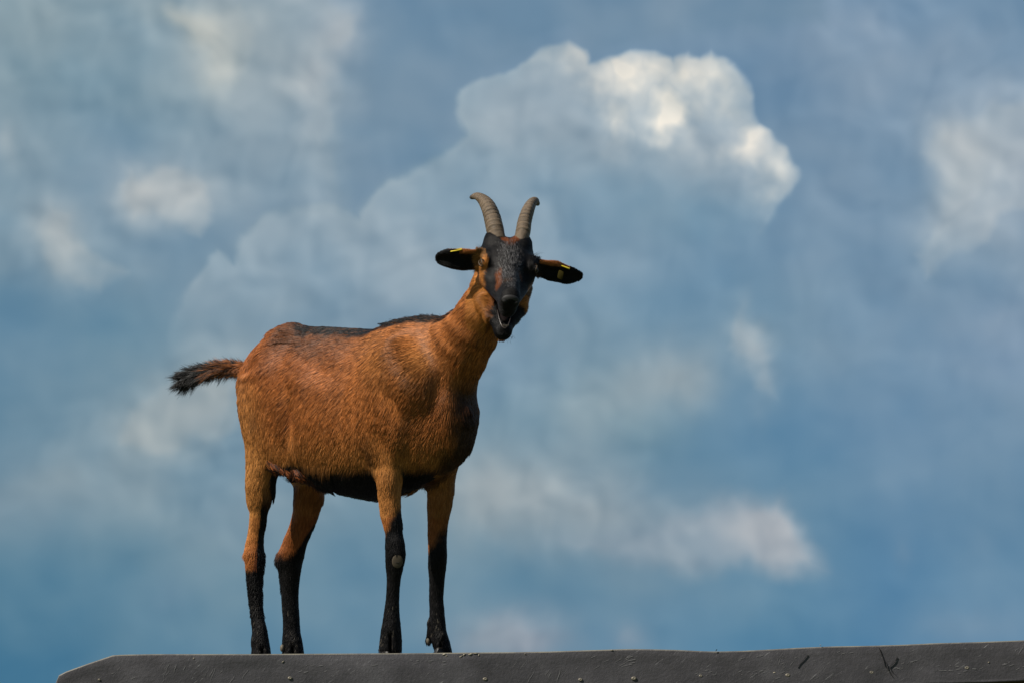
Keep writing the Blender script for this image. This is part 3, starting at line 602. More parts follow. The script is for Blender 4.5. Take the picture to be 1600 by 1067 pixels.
# ---- coat colour and the lie of the hair, as functions of the place on the animal
BROWN = np.array([0.400, 0.136, 0.034]); TAN = np.array([0.52, 0.235, 0.062]); RUST = np.array([0.36, 0.10, 0.026]); BLACK = np.array([0.0060, 0.0054, 0.0054]); GREY = np.array([0.16, 0.155, 0.155])
def coat(Vp, Nn):
    px, py = proj(Vp); l, w = lw(Vp); z = Vp[:, 2]; h = hloc(Vp); r, f, u = h.T
    nz = fbm(Vp, 0.022, 3) * 9; nb = fbm(Vp + 5, 0.13, 3)
    C = BROWN * (1 + 0.16 * nb)[:, None]
    def mx(a, col):
        nonlocal C
        a = np.clip(a, 0, 1)[:, None]; C = C * (1 - a) + np.asarray(col) * a
    headm = (h[:, 1] > -70) & (py < 545) & (px > 735 - np.maximum(0, (py - 440)) * 0) & (u > -108) & (np.abs(r) < 60) & (f > -66) & (py < 530)
    earm = (px < 744) & (py < 430) & (px > 670) | (px > 842) & (py < 450)
    # warmer low down, on the fronts of the thighs and behind the elbow
    mx(sm(py + nz, 650, 730) * 0.55 * (py < 800), TAN * 0.92)
    mx(sm(px, 430, 380) * sm(py, 560, 600) * 0.5, TAN)
    mx(sm(py, 660, 540) * sm(px, 640, 480) * 0.5, RUST)
    mx(sm(py + nz, 566, 522) * sm(px, 425, 455) * sm(px, 620, 540) * 0.72, np.array([0.10, 0.034, 0.011]))
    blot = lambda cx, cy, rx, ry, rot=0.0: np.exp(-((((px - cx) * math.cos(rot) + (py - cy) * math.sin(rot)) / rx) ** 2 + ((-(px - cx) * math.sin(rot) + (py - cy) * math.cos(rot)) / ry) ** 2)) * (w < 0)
    mx(blot(492, 542, 40, 14, 0.5) * 0.45, np.array([0.09, 0.032, 0.011])); mx(blot(640, 655, 15, 22, 0.3) * 0.6, np.array([0.12, 0.045, 0.014]))  # the second patch paints the armpit's shade into the coat
    mx(blot(577, 700, 8, 30, -0.25) * 0.6, np.array([0.10, 0.04, 0.014])); mx(blot(598, 560, 26, 40) * 0.25, TAN); mx(blot(655, 568, 22, 34, 0.2) * 0.35, TAN * 1.1); mx(blot(398, 650, 8, 16) * 0.5, np.array([0.12, 0.05, 0.02]))  # elbow crease shade and shoulder sheen are painted into the coat
    # dorsal stripe and withers
    wl = np.interp(px, [465, 600, 640, 712], [36, 32, 27, 20]); mx(sm(np.abs(w) + nz * 1.0 - wl, 5, -5) * sm(Nn[:, 2], 0.20, 0.45) * sm(px, 462, 474) * (px < 715) * (py < 560), BLACK)
    # belly
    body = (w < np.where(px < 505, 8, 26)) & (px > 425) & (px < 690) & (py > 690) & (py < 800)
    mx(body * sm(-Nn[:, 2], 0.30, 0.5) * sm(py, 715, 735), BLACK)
    mx(body * (px < 590) * sm(py + nz * 0.5 - (708 + (px - 430) * 0.24), 0, 9), BLACK)
    0 and mx((px > 428) * (px < 512) * (w < 12) * sm(np.abs(py + nz * .3 - (727 + (px - 436) * 0.22)), 8, 4) * (py < 756) * (py > 712), RUST * 1.0)
    mx(sm(px, 690, 712) * sm(py, 690, 660) * sm(py, 600, 615) * 0.0, BLACK)
    mx(sm(w + nz, -38, -10) * sm(w + nz, 46, 24) * (px > 660) * sm(Nn @ FW, 0.2, 0.6) * sm(py, 560, 620) * (py < 750) * (px < 752) * 0.88, BLACK)  # black chest stripe, which also paints the chest's shaded side
    SG = np.array([G(428, 724, -58), G(468, 737, -54), G(512, 750, -32)]); sd_ = np.full(len(Vp), 9.0)
    for a_0, b_0 in ((0, 1), (1, 2)):
        e_ = SG[b_0] - SG[a_0]; t__ = np.clip(((Vp - SG[a_0]) @ e_) / (e_ @ e_), 0, 1); sd_ = np.minimum(sd_, np.linalg.norm(Vp - SG[a_0] - t__[:, None] * e_, axis=1))
    sheath = sm(sd_ / PX + nz * .2, 15, 11) * (py < 760) * sm(-(Nn @ LT), 0.0, 0.3)
    mx(sheath, RUST * 0.8)
    # legs
    mx(((px > 425) & (px < 520) & (w > 0) & (py > 755)) * 0.55, RUST * 0.55); mx(((px > 655) & (px < 725) & (w > 10)) * sm(py, 690, 730) * 0.5, BROWN * 0.45)  # far legs darkened: shade under the belly painted into their colour
    fn = (px > 580) & (px < 642) & (w < 0) & (py > 770); mx(fn * sm(py + nz * 1.5 + (px - 600) * 1.7, 814, 840), BLACK)
    ff = (px > 655) & (px < 725) & (w > 0) & (py > 750); mx(ff * sm(py + nz * 1.5 + (px - 668) * 1.4, 844, 870), BLACK)
    hn = (px < 436) & (w < 0) & (py > 735); mx(hn * sm(py + nz * 0.7 + np.maximum(px - 396, 0) * 8, 882, 896) * sm(py, 742, 790), BLACK); mx(hn * sm(py + nz * 1.3, 874, 896), BLACK)
    hf = (px > 425) & (px < 520) & (w > 0) & (py > 755); mx(hf * sm(py + nz * 0.7 + np.maximum(px - (478 - (py - 800) * 0.35), 0) * 3, 862, 876), BLACK)
    mx(hf * sm(py + nz * 1.3, 850, 874), BLACK)
    mx(hf * sm(py + nz * .5, 862, 874), BLACK); mx(hf * sm(px + nz * 0.5 - (452 - (py - 800) * 0.28), 2, -4) * 0.8, BLACK)
    mx(hn * sm(py, 820, 860) * (py < 886) * (px < 402) * 0.5, RUST)
    # tail
    mx((px < 378) * (py < 640) * sm(px + nz, 345, 322), BLACK)
    # head
    ar = np.abs(r)
    mx(headm * 1.0, np.array([0.50, 0.195, 0.044]))
    mx(headm * sm(u, -40, -28) * sm(f, 95, 60) * sm(ar - np.where(f > 4, np.where(r < 0, 34, 42) - 0.12 * f, 60) + nz * .3, 4, -3), BLACK)                                # forehead and bridge
    mx(headm * (f > 6) * sm(np.abs(ar - 26 + f * 0.10) + nz * .2, 10, 7) * (u > -50) , BLACK)      # stripe under the eye
    mx(headm * sm(f, 30, 40) * sm(f, 78, 64) * sm(np.abs(ar + nz * .3 - 15.5), 5, 2) * (u < -2) * 0.8, RUST * 0.4)   # brown beside the bridge
    mx(headm * sm(f + nz * .3 + np.where(r > 2, 24, 0), 62, 70), BLACK * 1.1); mx(headm * (f > 30) * (u < -44) * (u > -74) * (ar < 15), BLACK)                       # muzzle
    mx(headm * sm(f, -10, -26) * sm(np.abs(ar + nz * .5 - np.maximum(0, -14 - f) * 0.35), 9, 4) * (u > -34), RUST * 0.45)            # poll between the horns
    mx(headm * (ar > 33) * sm(np.abs(f + 6), 15, 8) * (u > -34) * (r < -36) * 0.8, TAN * 0.5)    # over the eye
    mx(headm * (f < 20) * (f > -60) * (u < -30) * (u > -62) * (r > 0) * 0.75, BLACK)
    # ears: black inside and at the tip, brown behind
    fr = -(Nn @ np.array([0, 0.86, 0.50]))
    mx(earm * 1.0, BROWN * 1.1); mx(earm * sm(fr, -0.05, 0.2), BLACK * 0.6); mx(earm * (sm(px, 706, 698) + sm(px, 880, 888)), BLACK * 0.8)
    mx(earm * (px > 836) * (px < 890) * sm(py - (411 + (px - 840) * 0.16), 2, -1), BROWN)
    mx(earm * (px < 746) * (px > 718) * sm(py - 396, 2, -1), BROWN * 0.9)
    gz = headm * sm(u, -24, -12) * sm(f, -40, 0) * np.maximum(sm(f, 74, 50) * sm(ar, 22, 8), 0.8 * sm(f, 10, 30) * sm(f, 92, 78) * sm(ar, 9, 4))  # forehead grizzle, plus the sun's sheen on the bridge painted as grey hairs
    return C, headm, earm, gz, sheath

GUIDE = []   # (point, direction, length px)
def gd(p, d, ln): GUIDE.append((p, norm(d), ln))
def gdir(l, w, z): return l * FW + w * LT + z * UP
for px in range(400, 700, 40):
    for py, dz, ln in ((510, -0.25, 15), (560, -0.75, 17), (620, -1.1, 17), (680, -1.5, 16), (740, -2.2, 18)):
        for w in (-70, 0, 70): gd(G(px, py, w), gdir(-1, 0, dz), ln)
for (px, py) in ((690,560),(720,530),(745,490),(765,450),(700,600),(735,560)):
    for w in (-30, 30): gd(G(px, py, w), gdir(-0.9, 0, -1.0) + np.array([0, 0.2, 0]), 15)
for (px, py) in ((720,640),(730,680),(700,700),(715,600)): gd(G(px, py, 0), gdir(0.0, 0, -1), 15)
for C_ in (HN, HF, FN, FF):
    for c in C_[1:]: gd(c, (0, 0, -1) - 0.15 * FW, 7.5 if c[2] < 0.27 else 12)
for (px, py, w, ln) in ((410,560,-30,14),(395,590,-30,14),(388,640,-30,14),(395,600,30,14)): gd(G(px, py, w), gdir(-0.35, 0, -1), ln)
for f in (-50, -20, 10, 40, 70):
    for r in (-25, 0, 25): gd(H(r, f, -10), -HF_ + 0.25 * np.sign(r) * HR, 7 - 2.5 * (f > 50))
for f in (-20, 10, 40): 
    for s in (-1, 1): gd(H(s * 32, f, -60), -0.7 * HF_ - 0.9 * HU + 0.1 * s * HR, 9)
GP = np.array([g_[0] for g_ in GUIDE]); GD = np.array([g_[1] for g_ in GUIDE]); GL = np.array([g_[2] for g_ in GUIDE])
def flow(Vp):
    D = np.zeros_like(Vp); Ln = np.zeros(len(Vp)); S = np.zeros(len(Vp)) + 1e-12
    for s0 in range(0, len(Vp), 20000):
        v = Vp[s0:s0 + 20000]; d2 = ((v[:, None] - GP[None]) ** 2).sum(-1); wt = np.exp(-d2 / (2 * 0.035 ** 2)) + 1e-5 / (d2 + 1e-4)
        D[s0:s0 + 20000] = wt @ GD; Ln[s0:s0 + 20000] = (wt @ GL) / wt.sum(1)
    return norm(D), Ln

goat_m = NM('goat_skin'); at = goat_m.n('ShaderNodeAttribute', attribute_name='coat_colour')
gn = goat_m.noise(260, 4, 0.7); gmx = goat_m.n('ShaderNodeMix', data_type='RGBA', blend_type='MULTIPLY'); gmx.inputs[0].default_value = 0.6
grp = goat_m.ramp(gn.outputs[0], [(0.3, (0.45, 0.45, 0.45)), (0.7, (1, 1, 1))]); goat_m.l(at.outputs['Color'], gmx.inputs[6]); goat_m.l(grp.outputs[0], gmx.inputs[7]); goat_m.l(gmx.outputs[2], goat_m.b.inputs['Base Color'])
goat_m.b.inputs['Roughness'].default_value = 0.6; goat_m.b.inputs['Specular IOR Level'].default_value = 0.1
goat = mesh_obj('goat', V, F, goat_m.m)
goat['label'] = 'brown goat with black legs and dark face standing on the roof edge'; goat['category'] = 'goat'
me = goat.data; Nv = np.empty(len(V) * 3, np.float32); me.vertices.foreach_get('normal', Nv); Nv = Nv.reshape(-1, 3).astype(float)
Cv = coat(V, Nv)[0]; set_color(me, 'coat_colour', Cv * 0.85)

# ---- hair
def add_hair(name, PTS, RAD, COL, mat, parent, NRM=None):
    n, k = PTS.shape[:2]
    hc = bpy.data.hair_curves.new(name); hc.add_curves([k] * n)
    hc.position_data.foreach_set('vector', np.ascontiguousarray(PTS, np.float32).ravel())
    a = hc.attributes.get('radius') or hc.attributes.new('radius', 'FLOAT', 'POINT'); a.data.foreach_set('value', np.ascontiguousarray(RAD, np.float32).ravel())
    c = hc.attributes.new('hair_colour', 'FLOAT_COLOR', 'CURVE'); c.data.foreach_set('color', np.concatenate([COL, np.ones((n, 1))], 1).astype(np.float32).ravel())
    if NRM is not None:
        c = hc.attributes.new('skin_normal', 'FLOAT_VECTOR', 'CURVE'); c.data.foreach_set('vector', np.ascontiguousarray(NRM, np.float32).ravel())
    hc.materials.append(mat)
    o = bpy.data.objects.new(name, hc); SC.collection.objects.link(o); o.parent = parent; return o
hm = NM('goat_hair'); ha = hm.n('ShaderNodeAttribute', attribute_name='hair_colour')
hm.l(ha.outputs['Color'], hm.b.inputs['Base Color']); hm.b.inputs['Roughness'].default_value = 0.40; hm.b.inputs['Specular IOR Level'].default_value = 0.30

# hair of the coat takes most of its shading direction from the skin it lies on
hm_c = NM('coat_hair'); ha2 = hm_c.n('ShaderNodeAttribute', attribute_name='hair_colour'); hm_c.l(ha2.outputs['Color'], hm_c.b.inputs['Base Color'])
hm_c.b.inputs['Roughness'].default_value = 0.42; hm_c.b.inputs['Specular IOR Level'].default_value = 0.16
hn3 = hm_c.n('ShaderNodeAttribute', attribute_name='skin_normal'); hg = hm_c.n('ShaderNodeNewGeometry')
v1 = hm_c.n('ShaderNodeVectorMath', operation='SCALE'); v1.inputs['Scale'].default_value = 0.85; hm_c.l(hg.outputs['Normal'], v1.inputs[0])
v2 = hm_c.n('ShaderNodeVectorMath', operation='ADD'); hm_c.l(v1.outputs[0], v2.inputs[0]); hm_c.l(hn3.outputs['Vector'], v2.inputs[1])
v3 = hm_c.n('ShaderNodeVectorMath', operation='NORMALIZE'); hm_c.l(v2.outputs[0], v3.inputs[0]); hm_c.l(v3.outputs[0], hm_c.b.inputs['Normal'])
tri = np.concatenate([F[:, [0, 1, 2]], F[:, [0, 2, 3]]]); a_, b_, c_ = V[tri[:, 0]], V[tri[:, 1]], V[tri[:, 2]]
cr_ = np.cross(b_ - a_, c_ - a_); ar_ = np.linalg.norm(cr_, axis=1) / 2; cen = (a_ + b_ + c_) / 3
pxc, pyc = proj(cen); hh_ = hloc(cen)
dens = np.ones(len(tri)); dens *= np.where((hh_[:, 1] > -66) & (pyc < 530) & (pxc > 735), 2.6, 1); dens *= np.where(pyc > 800, 1.5, 1)
cdf = np.cumsum(ar_ * dens); NH = 620000
ti = np.searchsorted(cdf, rng.random(NH) * cdf[-1]); uu, vv = rng.random(NH), rng.random(NH); fl = uu + vv > 1; uu[fl], vv[fl] = 1 - uu[fl], 1 - vv[fl]
R0 = a_[ti] * (1 - uu - vv)[:, None] + b_[ti] * uu[:, None] + c_[ti] * vv[:, None]
N0 = norm(Nv[tri[ti, 0]] * (1 - uu - vv)[:, None] + Nv[tri[ti, 1]] * uu[:, None] + Nv[tri[ti, 2]] * vv[:, None])
px, py = proj(R0); l_, w_ = lw(R0); hl = hloc(R0)
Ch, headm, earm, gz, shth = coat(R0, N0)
Dh, Lh = flow(R0)
# clumps: every hair leans to the tip of its nearest clump centre
def hashcell(p, s):
    q = np.floor(p / s).astype(np.int64); j = (q[:, 0] * 73856093 ^ q[:, 1] * 19349663 ^ q[:, 2] * 83492791) & 0xffff; return q, j
HT = np.random.default_rng(8).random((65536, 4))
cs = 0.0025; qc, jc = hashcell(R0, cs); CC = (qc + HT[jc, :3]) * cs
Lh = Lh * PX
Lh = np.where(earm, 2.4 * PX, Lh); Lh = np.where(headm & (hl[:, 1] > 66), 3.0 * PX, Lh)
Lh = np.where(headm & (hl[:, 1] > 92) & (hl[:, 2] > -34), 0.8 * PX, Lh)                     # bare nose
eyd = np.linalg.norm(np.abs(hl) * np.array([1, 0, 0]) + hl * np.array([0, 1, 1]) - np.array([41, 9, -15.0]), axis=1); Lh = np.where(eyd < 9, 0.6 * PX, Lh)
mo = (hl[:, 1] > 40) & (hl[:, 2] > -68) & (hl[:, 2] < -46) & (np.abs(hl[:, 0]) < 16); Lh = np.where(mo, 0.5 * PX, Lh)
nearcallus = (np.hypot(px - 621, (py - 877) * 0.85) < 11) & (w_ < 0); Lh = np.where(nearcallus, 2 * PX, Lh)
lift = 0.04 + 0.05 * rng.random(NH)
# withers crest, rump, tail, belly fringe, hocks
wc = (np.abs(w_) < 22) & (N0[:, 2] > 0.4) & (px > 600) & (px < 712) & (py < 530); sp = wc & (rng.random(NH) < 0.35)
Lh = np.where(sp, (8 + 6 * rng.random(NH)) * PX, Lh); lift = np.where(sp, 0.75, lift)
ru = (px < 475) & (px > 425) & (N0[:, 2] > 0.45) & (py < 535); lift = np.where(ru, 0.30, lift)
be = (N0[:, 2] < 0.1) & ((px > 425) & (px < 520) & (py > 722) & (py < 765)) & (w_ < 5) | (N0[:, 2] < -0.2) & ((px > 634) & (px < 664) & (py > 738) & (py < 758)); lift = np.where(be, 0.35, lift); Lh = np.where(be, 20 * PX, Lh)
tlm = (px < 374) & (py < 640); Lh = np.where(tlm, 7 * PX, Lh); Ch[tlm] = Ch[tlm] * 0.55
hk = (px < 440) & (py > 860) & (py < 960) & (rng.random(NH) < 0.25); lift = np.where(hk, 0.45, lift)
shm = shth > 0.4; Dh = np.where(shm[:, None], norm(norm(G(515, 752, -20) - G(440, 722, -44)) * 0.9 + np.array([0, 0, -0.5])), Dh); lift = np.where(shm, 0.4, lift); Lh = np.where(shm, 15 * PX, Lh)
t_ = Dh - (Dh * N0).sum(1)[:, None] * N0; t_ = norm(t_)
side = np.cross(N0, t_)
sw = fbm(R0 + 3, 0.09, 3) * 0.34 + fbm(R0 + 8, 0.014, 2) * 0.09
t_ = norm(t_ + side * (sw + rng.normal(0, 0.06, NH))[:, None])
Lh = Lh * (0.7 + 0.6 * rng.random(NH)) * (1 + 0.35 * fbm(R0 + 1, 0.02, 2))
dirn = norm(t_ + N0 * lift[:, None])
guard = (rng.random(NH) < 0.13) & ~headm & ~earm & ((py < 735) | (rng.random(NH) < 0.4)); Lh = np.where(guard, Lh * 1.1, Lh)
tip = R0 + dirn * Lh[:, None]
CT_ = CC - ((CC - R0) * N0).sum(1)[:, None] * N0; ctip = CT_ + dirn * Lh[:, None]
amt = np.where(earm | (Lh < 4 * PX), 0.1, 0.50)[:, None]; tip = tip * (1 - amt) + (ctip) * amt
mid = R0 + dirn * (Lh * 0.5)[:, None] + N0 * (Lh * 0.05)[:, None]
tip = tip - N0 * (Lh * lift * 0.35)[:, None]
mid2 = mid * 0.45 + tip * 0.55 + N0 * (Lh * 0.03)[:, None]
PT = np.stack([R0 - N0 * 0.0006, R0 * 0.35 + mid * 0.65, mid2, tip], 1)
cl = HT[jc, 3]; var = 0.60 + 0.62 * cl + rng.normal(0, 0.10, NH); var = np.where(py > 830, 0.9 + 0.25 * cl, var); var = np.where(guard & (py < 860), np.where(rng.random(NH) < 0.5, 0.5, 1.25) + rng.normal(0, 0.08, NH), var); var = np.clip(var, 0.3, 1.7)
var = np.where((py > 700) & (N0[:, 2] > -2), 1 + (var - 1) * 0.7, var)
isbk = Ch[:, 0] < 0.04; var = np.where(isbk, np.exp(rng.normal(0, 0.7, NH)), var)
Ch = Ch * var[:, None]
rad0 = (0.00024 + 0.00012 * rng.random(NH)) * np.where(headm | earm, 0.7, 1.0) * np.where(py > 800, 0.8, 1.0)
rad0 = np.where(isbk & (rng.random(NH) < 0.15), rad0 * 1.5, rad0); rad0 = np.where(guard, rad0 * 1.65, rad0)
RD = rad0[:, None] * np.array([1.0, 0.95, 0.7, 0.12])
isbr = Ch[:, 0] > 0.05
pale = (rng.random(NH) < 0.10) & isbr; Ch[pale] = Ch[pale] * 1.3 + np.array([0.05, 0.04, 0.025])
ib = isbk & (py < 560) & ~headm & ~earm & (rng.random(NH) < 0.10); Ch[ib] = BROWN * 0.35; ib = shm & (rng.random(NH) < 0.4); Ch[ib] = BLACK * 1.5
dk = (rng.random(NH) < 0.12) & isbr & ~headm & (py < 760); Ch[dk] = Ch[dk] * 0.3
gr = rng.random(NH) < gz * 0.30; Ch[gr] = GREY * (0.6 + 0.9 * rng.random(gr.sum()))[:, None]
tg = (py > 935) & (HT[jc, 1] < 0.03); Ch[tg] = np.array([0.09, 0.078, 0.06])  # pale locks low on the legs: glints painted into the hair colour
ok = (R0[:, 2] > 0.012)
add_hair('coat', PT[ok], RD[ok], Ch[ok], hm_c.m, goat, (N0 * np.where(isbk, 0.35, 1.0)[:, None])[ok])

# tail brush: long hairs off the tail's core
def brush():
    n = 6500; T = np.array([G(*a) for a in TAIL] + [G(290, 590, 0)]); cuml = np.linspace(0, 1, len(T))
    t = rng.random(n) ** 0.85; B = np.stack([np.interp(t, cuml, T[:, k]) for k in range(3)], -1)
    D = np.stack([np.interp(np.minimum(t + 0.2, 1), cuml, T[:, k]) - np.interp(np.minimum(t, 0.8), cuml, T[:, k]) for k in range(3)], -1); D = norm(D)
    U = norm(np.cross(D, np.array([0.3, 1.0, 0.0]))); S = np.cross(D, U); a = rng.random(n) * 2 * math.pi
    O = np.cos(a)[:, None] * U + np.sin(a)[:, None] * S
    rad_ = np.interp(t, [0, .3, 1], [6, 4, 3]) * PX; root = B + O * rad_[:, None] * 0.8
    dn = (O @ UP < 0); ln = (15 + 6 * t + 14 * rng.random(n)) * PX * np.where(dn, 1.0, 0.8)
    spread = np.interp(t, [0, .25, .6, 1], [.5, .6, .62, .62]) * (0.4 + 1.1 * rng.random(n)) * np.where(dn, 1.15, 0.85)
    d = norm(D + O * spread[:, None] + rng.normal(0, 0.05, (n, 3)))
    cn = np.floor(a / 0.5) * 7.1 + np.floor(t * 9) * 3.3; jit = np.stack([np.sin(cn * 12.9), np.sin(cn * 78.2), np.sin(cn * 37.7)], -1) * 0.24; d = norm(d + jit)
    tip_ = root + d * ln[:, None] + D * (ln * 0.15)[:, None] - UP * (ln * 0.03)[:, None]
    m1 = root + d * (ln * .35)[:, None]; m2 = root + d * (ln * .7)[:, None] + D * (ln * 0.05)[:, None] - UP * (ln * 0.03)[:, None]
    C = np.tile(BLACK, (n, 1)); br = (t < 0.55) & (rng.random(n) < np.interp(t, [0, .4, .55], [.35, .5, .15]) * np.where(O @ np.array([0, -1, 0.2]) > -0.1, 1, 0.25)); C[br] = BROWN * 0.8
    C *= (0.6 + 0.8 * rng.random(n))[:, None]; gy = (t > 0.5) & (rng.random(n) < 0.06); C[gy] = GREY * 0.9
    add_hair('tail_hair', np.stack([root, m1, m2, tip_], 1), (0.00042 * np.array([1, 1, .75, .1]))[None] * np.ones((n, 1)), C, hm.m, goat)
brush()

# tufts: crest on the withers, whiskers of brow and chin, fringe of the belly
def tufts():
    Pn, Rn, Cn = [], [], []
    def put(root, d, ln, r, col, bend=(0, 0, -0.15)):
        d = norm(d); b = np.array(bend)
        Pn.append([root, root + d * ln * .35, root + d * ln * .7 + b * ln * .3, root + d * ln + b * ln]); Rn.append(r * np.array([1, .9, .6, .1])); Cn.append(col)
    for _ in range(120):      # crest
        px_ = rng.uniform(615, 705); i = np.argmin(np.abs(px - px_) + 3 * np.abs(w_ - rng.normal(0, 5)) + (N0[:, 2] < 0.5) * 99 + (py > 540) * 99)
        put(R0[i], gdir(-0.5 + rng.normal(0, .25), rng.normal(0, .2), 0.8), rng.uniform(4, 12) * PX * (0.4 + sm(px_, 620, 690) * 0.7), 0.0004, BLACK * rng.uniform(.6, 1.6))
    for _ in range(26):
        s = rng.choice([-1, 1]); put(H(s * 36, -12 + rng.normal(0, 4), -10), HU * 1 + s * HR * rng.uniform(.6, 1.6) + HF_ * rng.normal(0, .3), rng.uniform(10, 24) * PX, 0.00016, BLACK * 2)
    for _ in range(40):
        put(H(rng.normal(0, 9), 88 + rng.normal(0, 5), -88), HF_ * .5 - HU + HR * rng.normal(0.1, .6), rng.uniform(3, 9) * PX, 0.00022, BLACK * 2)
    add_hair('whiskers', np.array(Pn), np.array(Rn), np.array(Cn), hm.m, goat)
tufts()

# ---- horns
def horn(path, rr, ys):
    C = np.array([P(a, b, y) for (a, b), y in zip(path, ys)]); t = np.linspace(0, 1, len(C)); n = 120; tt = np.linspace(0, 1, n)
    K = np.stack([crom(tt, t, C[:, k]) for k in range(3)], -1); r = crom(tt, t, np.array(rr)) * PX
    s = np.concatenate([[0], np.cumsum(np.linalg.norm(np.diff(K, axis=0), axis=1))]) / PX
    ph = s / 4.1 + 0.25 * np.sin(s * 0.7); ring = np.abs(np.sin(ph * math.pi)) ** 0.7
    amp = sm(s, 8, 22) * sm(s, s[-1] - 1, s[-1] - 9)
    V = []; T = norm(np.gradient(K, axis=0)); u = norm(np.cross(T, np.array([0, 1.0, 0.2]))); v = np.cross(T, u); m = 32
    for i in range(n):
        for j in range(m):
            a = 2 * math.pi * j / m; front = 0.5 + 0.5 * math.cos(a - math.pi * 1.5)
            q = r[i] * (1 + 0.15 * (ring[i] - 0.6) * amp[i] + 0.02 * math.sin(5 * a + i * .1))
            V.append(K[i] + q * (math.cos(a) * u[i] + 1.18 * math.sin(a) * v[i]))
    F = [(i * m + j, i * m + (j + 1) % m, (i + 1) * m + (j + 1) % m, (i + 1) * m + j) for i in range(n - 1) for j in range(m)] + [tuple(range(m))[::-1], tuple((n - 1) * m + j for j in range(m))]
    o = mesh_obj('horn', V, np.array(F, dtype=object), horn_m.m, goat)
    val = np.repeat(np.clip(0.35 + 0.65 * ring, 0, 1) * amp + (1 - amp) * 0.85, m); tipd = np.repeat(sm(s, s[-1] - 16, s[-1]), m)
    nzv = fbm(np.array(V), 0.006, 3); c = np.array([0.180, 0.126, 0.074])[None] * (0.12 + 0.95 * val ** 1.3 + 0.5 * nzv)[:, None]
    c = c * (1 - 0.72 * tipd[:, None]); set_color(o.data, 'horn_colour', np.clip(c, 0.004, 1))
horn_m = NM('horn_keratin'); a1 = horn_m.n('ShaderNodeAttribute', attribute_name='horn_colour')
hn_ = horn_m.noise(500, 4, 0.7); hr_ = horn_m.ramp(hn_.outputs[0], [(0.3, (0.5, 0.5, 0.5)), (0.7, (1.15, 1.12, 1.1))]); hx = horn_m.n('ShaderNodeMix', data_type='RGBA', blend_type='MULTIPLY'); hx.inputs[0].default_value = 0.8
horn_m.l(a1.outputs['Color'], hx.inputs[6]); horn_m.l(hr_.outputs[0], hx.inputs[7]); horn_m.l(hx.outputs[2], horn_m.b.inputs['Base Color']); horn_m.b.inputs['Roughness'].default_value = 0.5
bb = horn_m.n('ShaderNodeBump'); bb.inputs['Strength'].default_value = 0.9; bb.inputs['Distance'].default_value = 0.001; horn_m.l(hn_.outputs[0], bb.inputs['Height']); horn_m.l(bb.outputs[0], horn_m.b.inputs['Normal'])
horn([(778,378),(772.5,354),(768,337),(762,322),(754,312),(745,307),(737,308.5)], (13.2,13,12.4,10.8,8.2,5.6,3.4), (-0.285,-0.272,-0.256,-0.238,-0.215,-0.19,-0.17))
horn([(813,382),(817.5,362),(819.5,347),(824,332),(829.5,320),(835,314.5),(839.5,318)], (11.5,11,10.5,9.5,7.8,6.2,4.0), (-0.280,-0.27,-0.256,-0.238,-0.215,-0.19,-0.17))

# ---- eyes
def ball(name, c, r, mat, A=None, rr=(1, 1, 1), n=20):
    A = np.eye(3) if A is None else A; V = [c + r * PX * rr[2] * A[2]]; F = []
    for i in range(1, n):
        for j in range(2 * n):
            th_, ph = math.pi * i / n, math.pi * j / n
            V.append(c + r * PX * (math.sin(th_) * math.cos(ph) * A[0] * rr[0] + math.sin(th_) * math.sin(ph) * A[1] * rr[1] + math.cos(th_) * A[2] * rr[2]))
    V.append(c - r * PX * rr[2] * A[2]); m = 2 * n
    F += [(0, 1 + j, 1 + (j + 1) % m) for j in range(m)]
    F += [(1 + i * m + j, 1 + (i + 1) * m + j, 1 + (i + 1) * m + (j + 1) % m, 1 + i * m + (j + 1) % m) for i in range(n - 2) for j in range(m)]
    F += [(len(V) - 1, 1 + (n - 2) * m + (j + 1) % m, 1 + (n - 2) * m + j) for j in range(m)]
    return mesh_obj(name, V, np.array(F, dtype=object), mat, goat)
em = NM('goat_eye'); em.b.inputs['Base Color'].default_value = (0.028, 0.016, 0.006, 1); em.b.inputs['Roughness'].default_value = 0.12
for s in (-1, 1): ball('eye', H(s * 38.5, 9, -16.5), 8.0, em.m)
# eyelids: a thick upper fold over each eye
lm = NM('eyelid_skin'); ln_ = lm.noise(300, 3); lr = lm.ramp(ln_.outputs[0], [(0.3, (0.03, 0.017, 0.007)), (0.7, (0.075, 0.045, 0.018))]); lm.l(lr.outputs[0], lm.b.inputs['Base Color']); lm.b.inputs['Roughness'].default_value = 0.6
def tube(name, pts, rr, mat, flat=1.0, parent=goat, m=10):
    C = np.array(pts, float); T = norm(np.gradient(C, axis=0)); u = norm(np.cross(T, np.array([0.1, 1.0, 0.3]))); v = np.cross(T, u); V = []
    for i in range(len(C)):
        for j in range(m):
            a = 2 * math.pi * j / m; V.append(C[i] + rr[i] * PX * (math.cos(a) * u[i] + flat * math.sin(a) * v[i]))
    F = [(i * m + j, i * m + (j + 1) % m, (i + 1) * m + (j + 1) % m, (i + 1) * m + j) for i in range(len(C) - 1) for j in range(m)] + [tuple(range(m))[::-1], tuple((len(C) - 1) * m + j for j in range(m))]
    return mesh_obj(name, V, np.array(F, dtype=object), mat, parent)
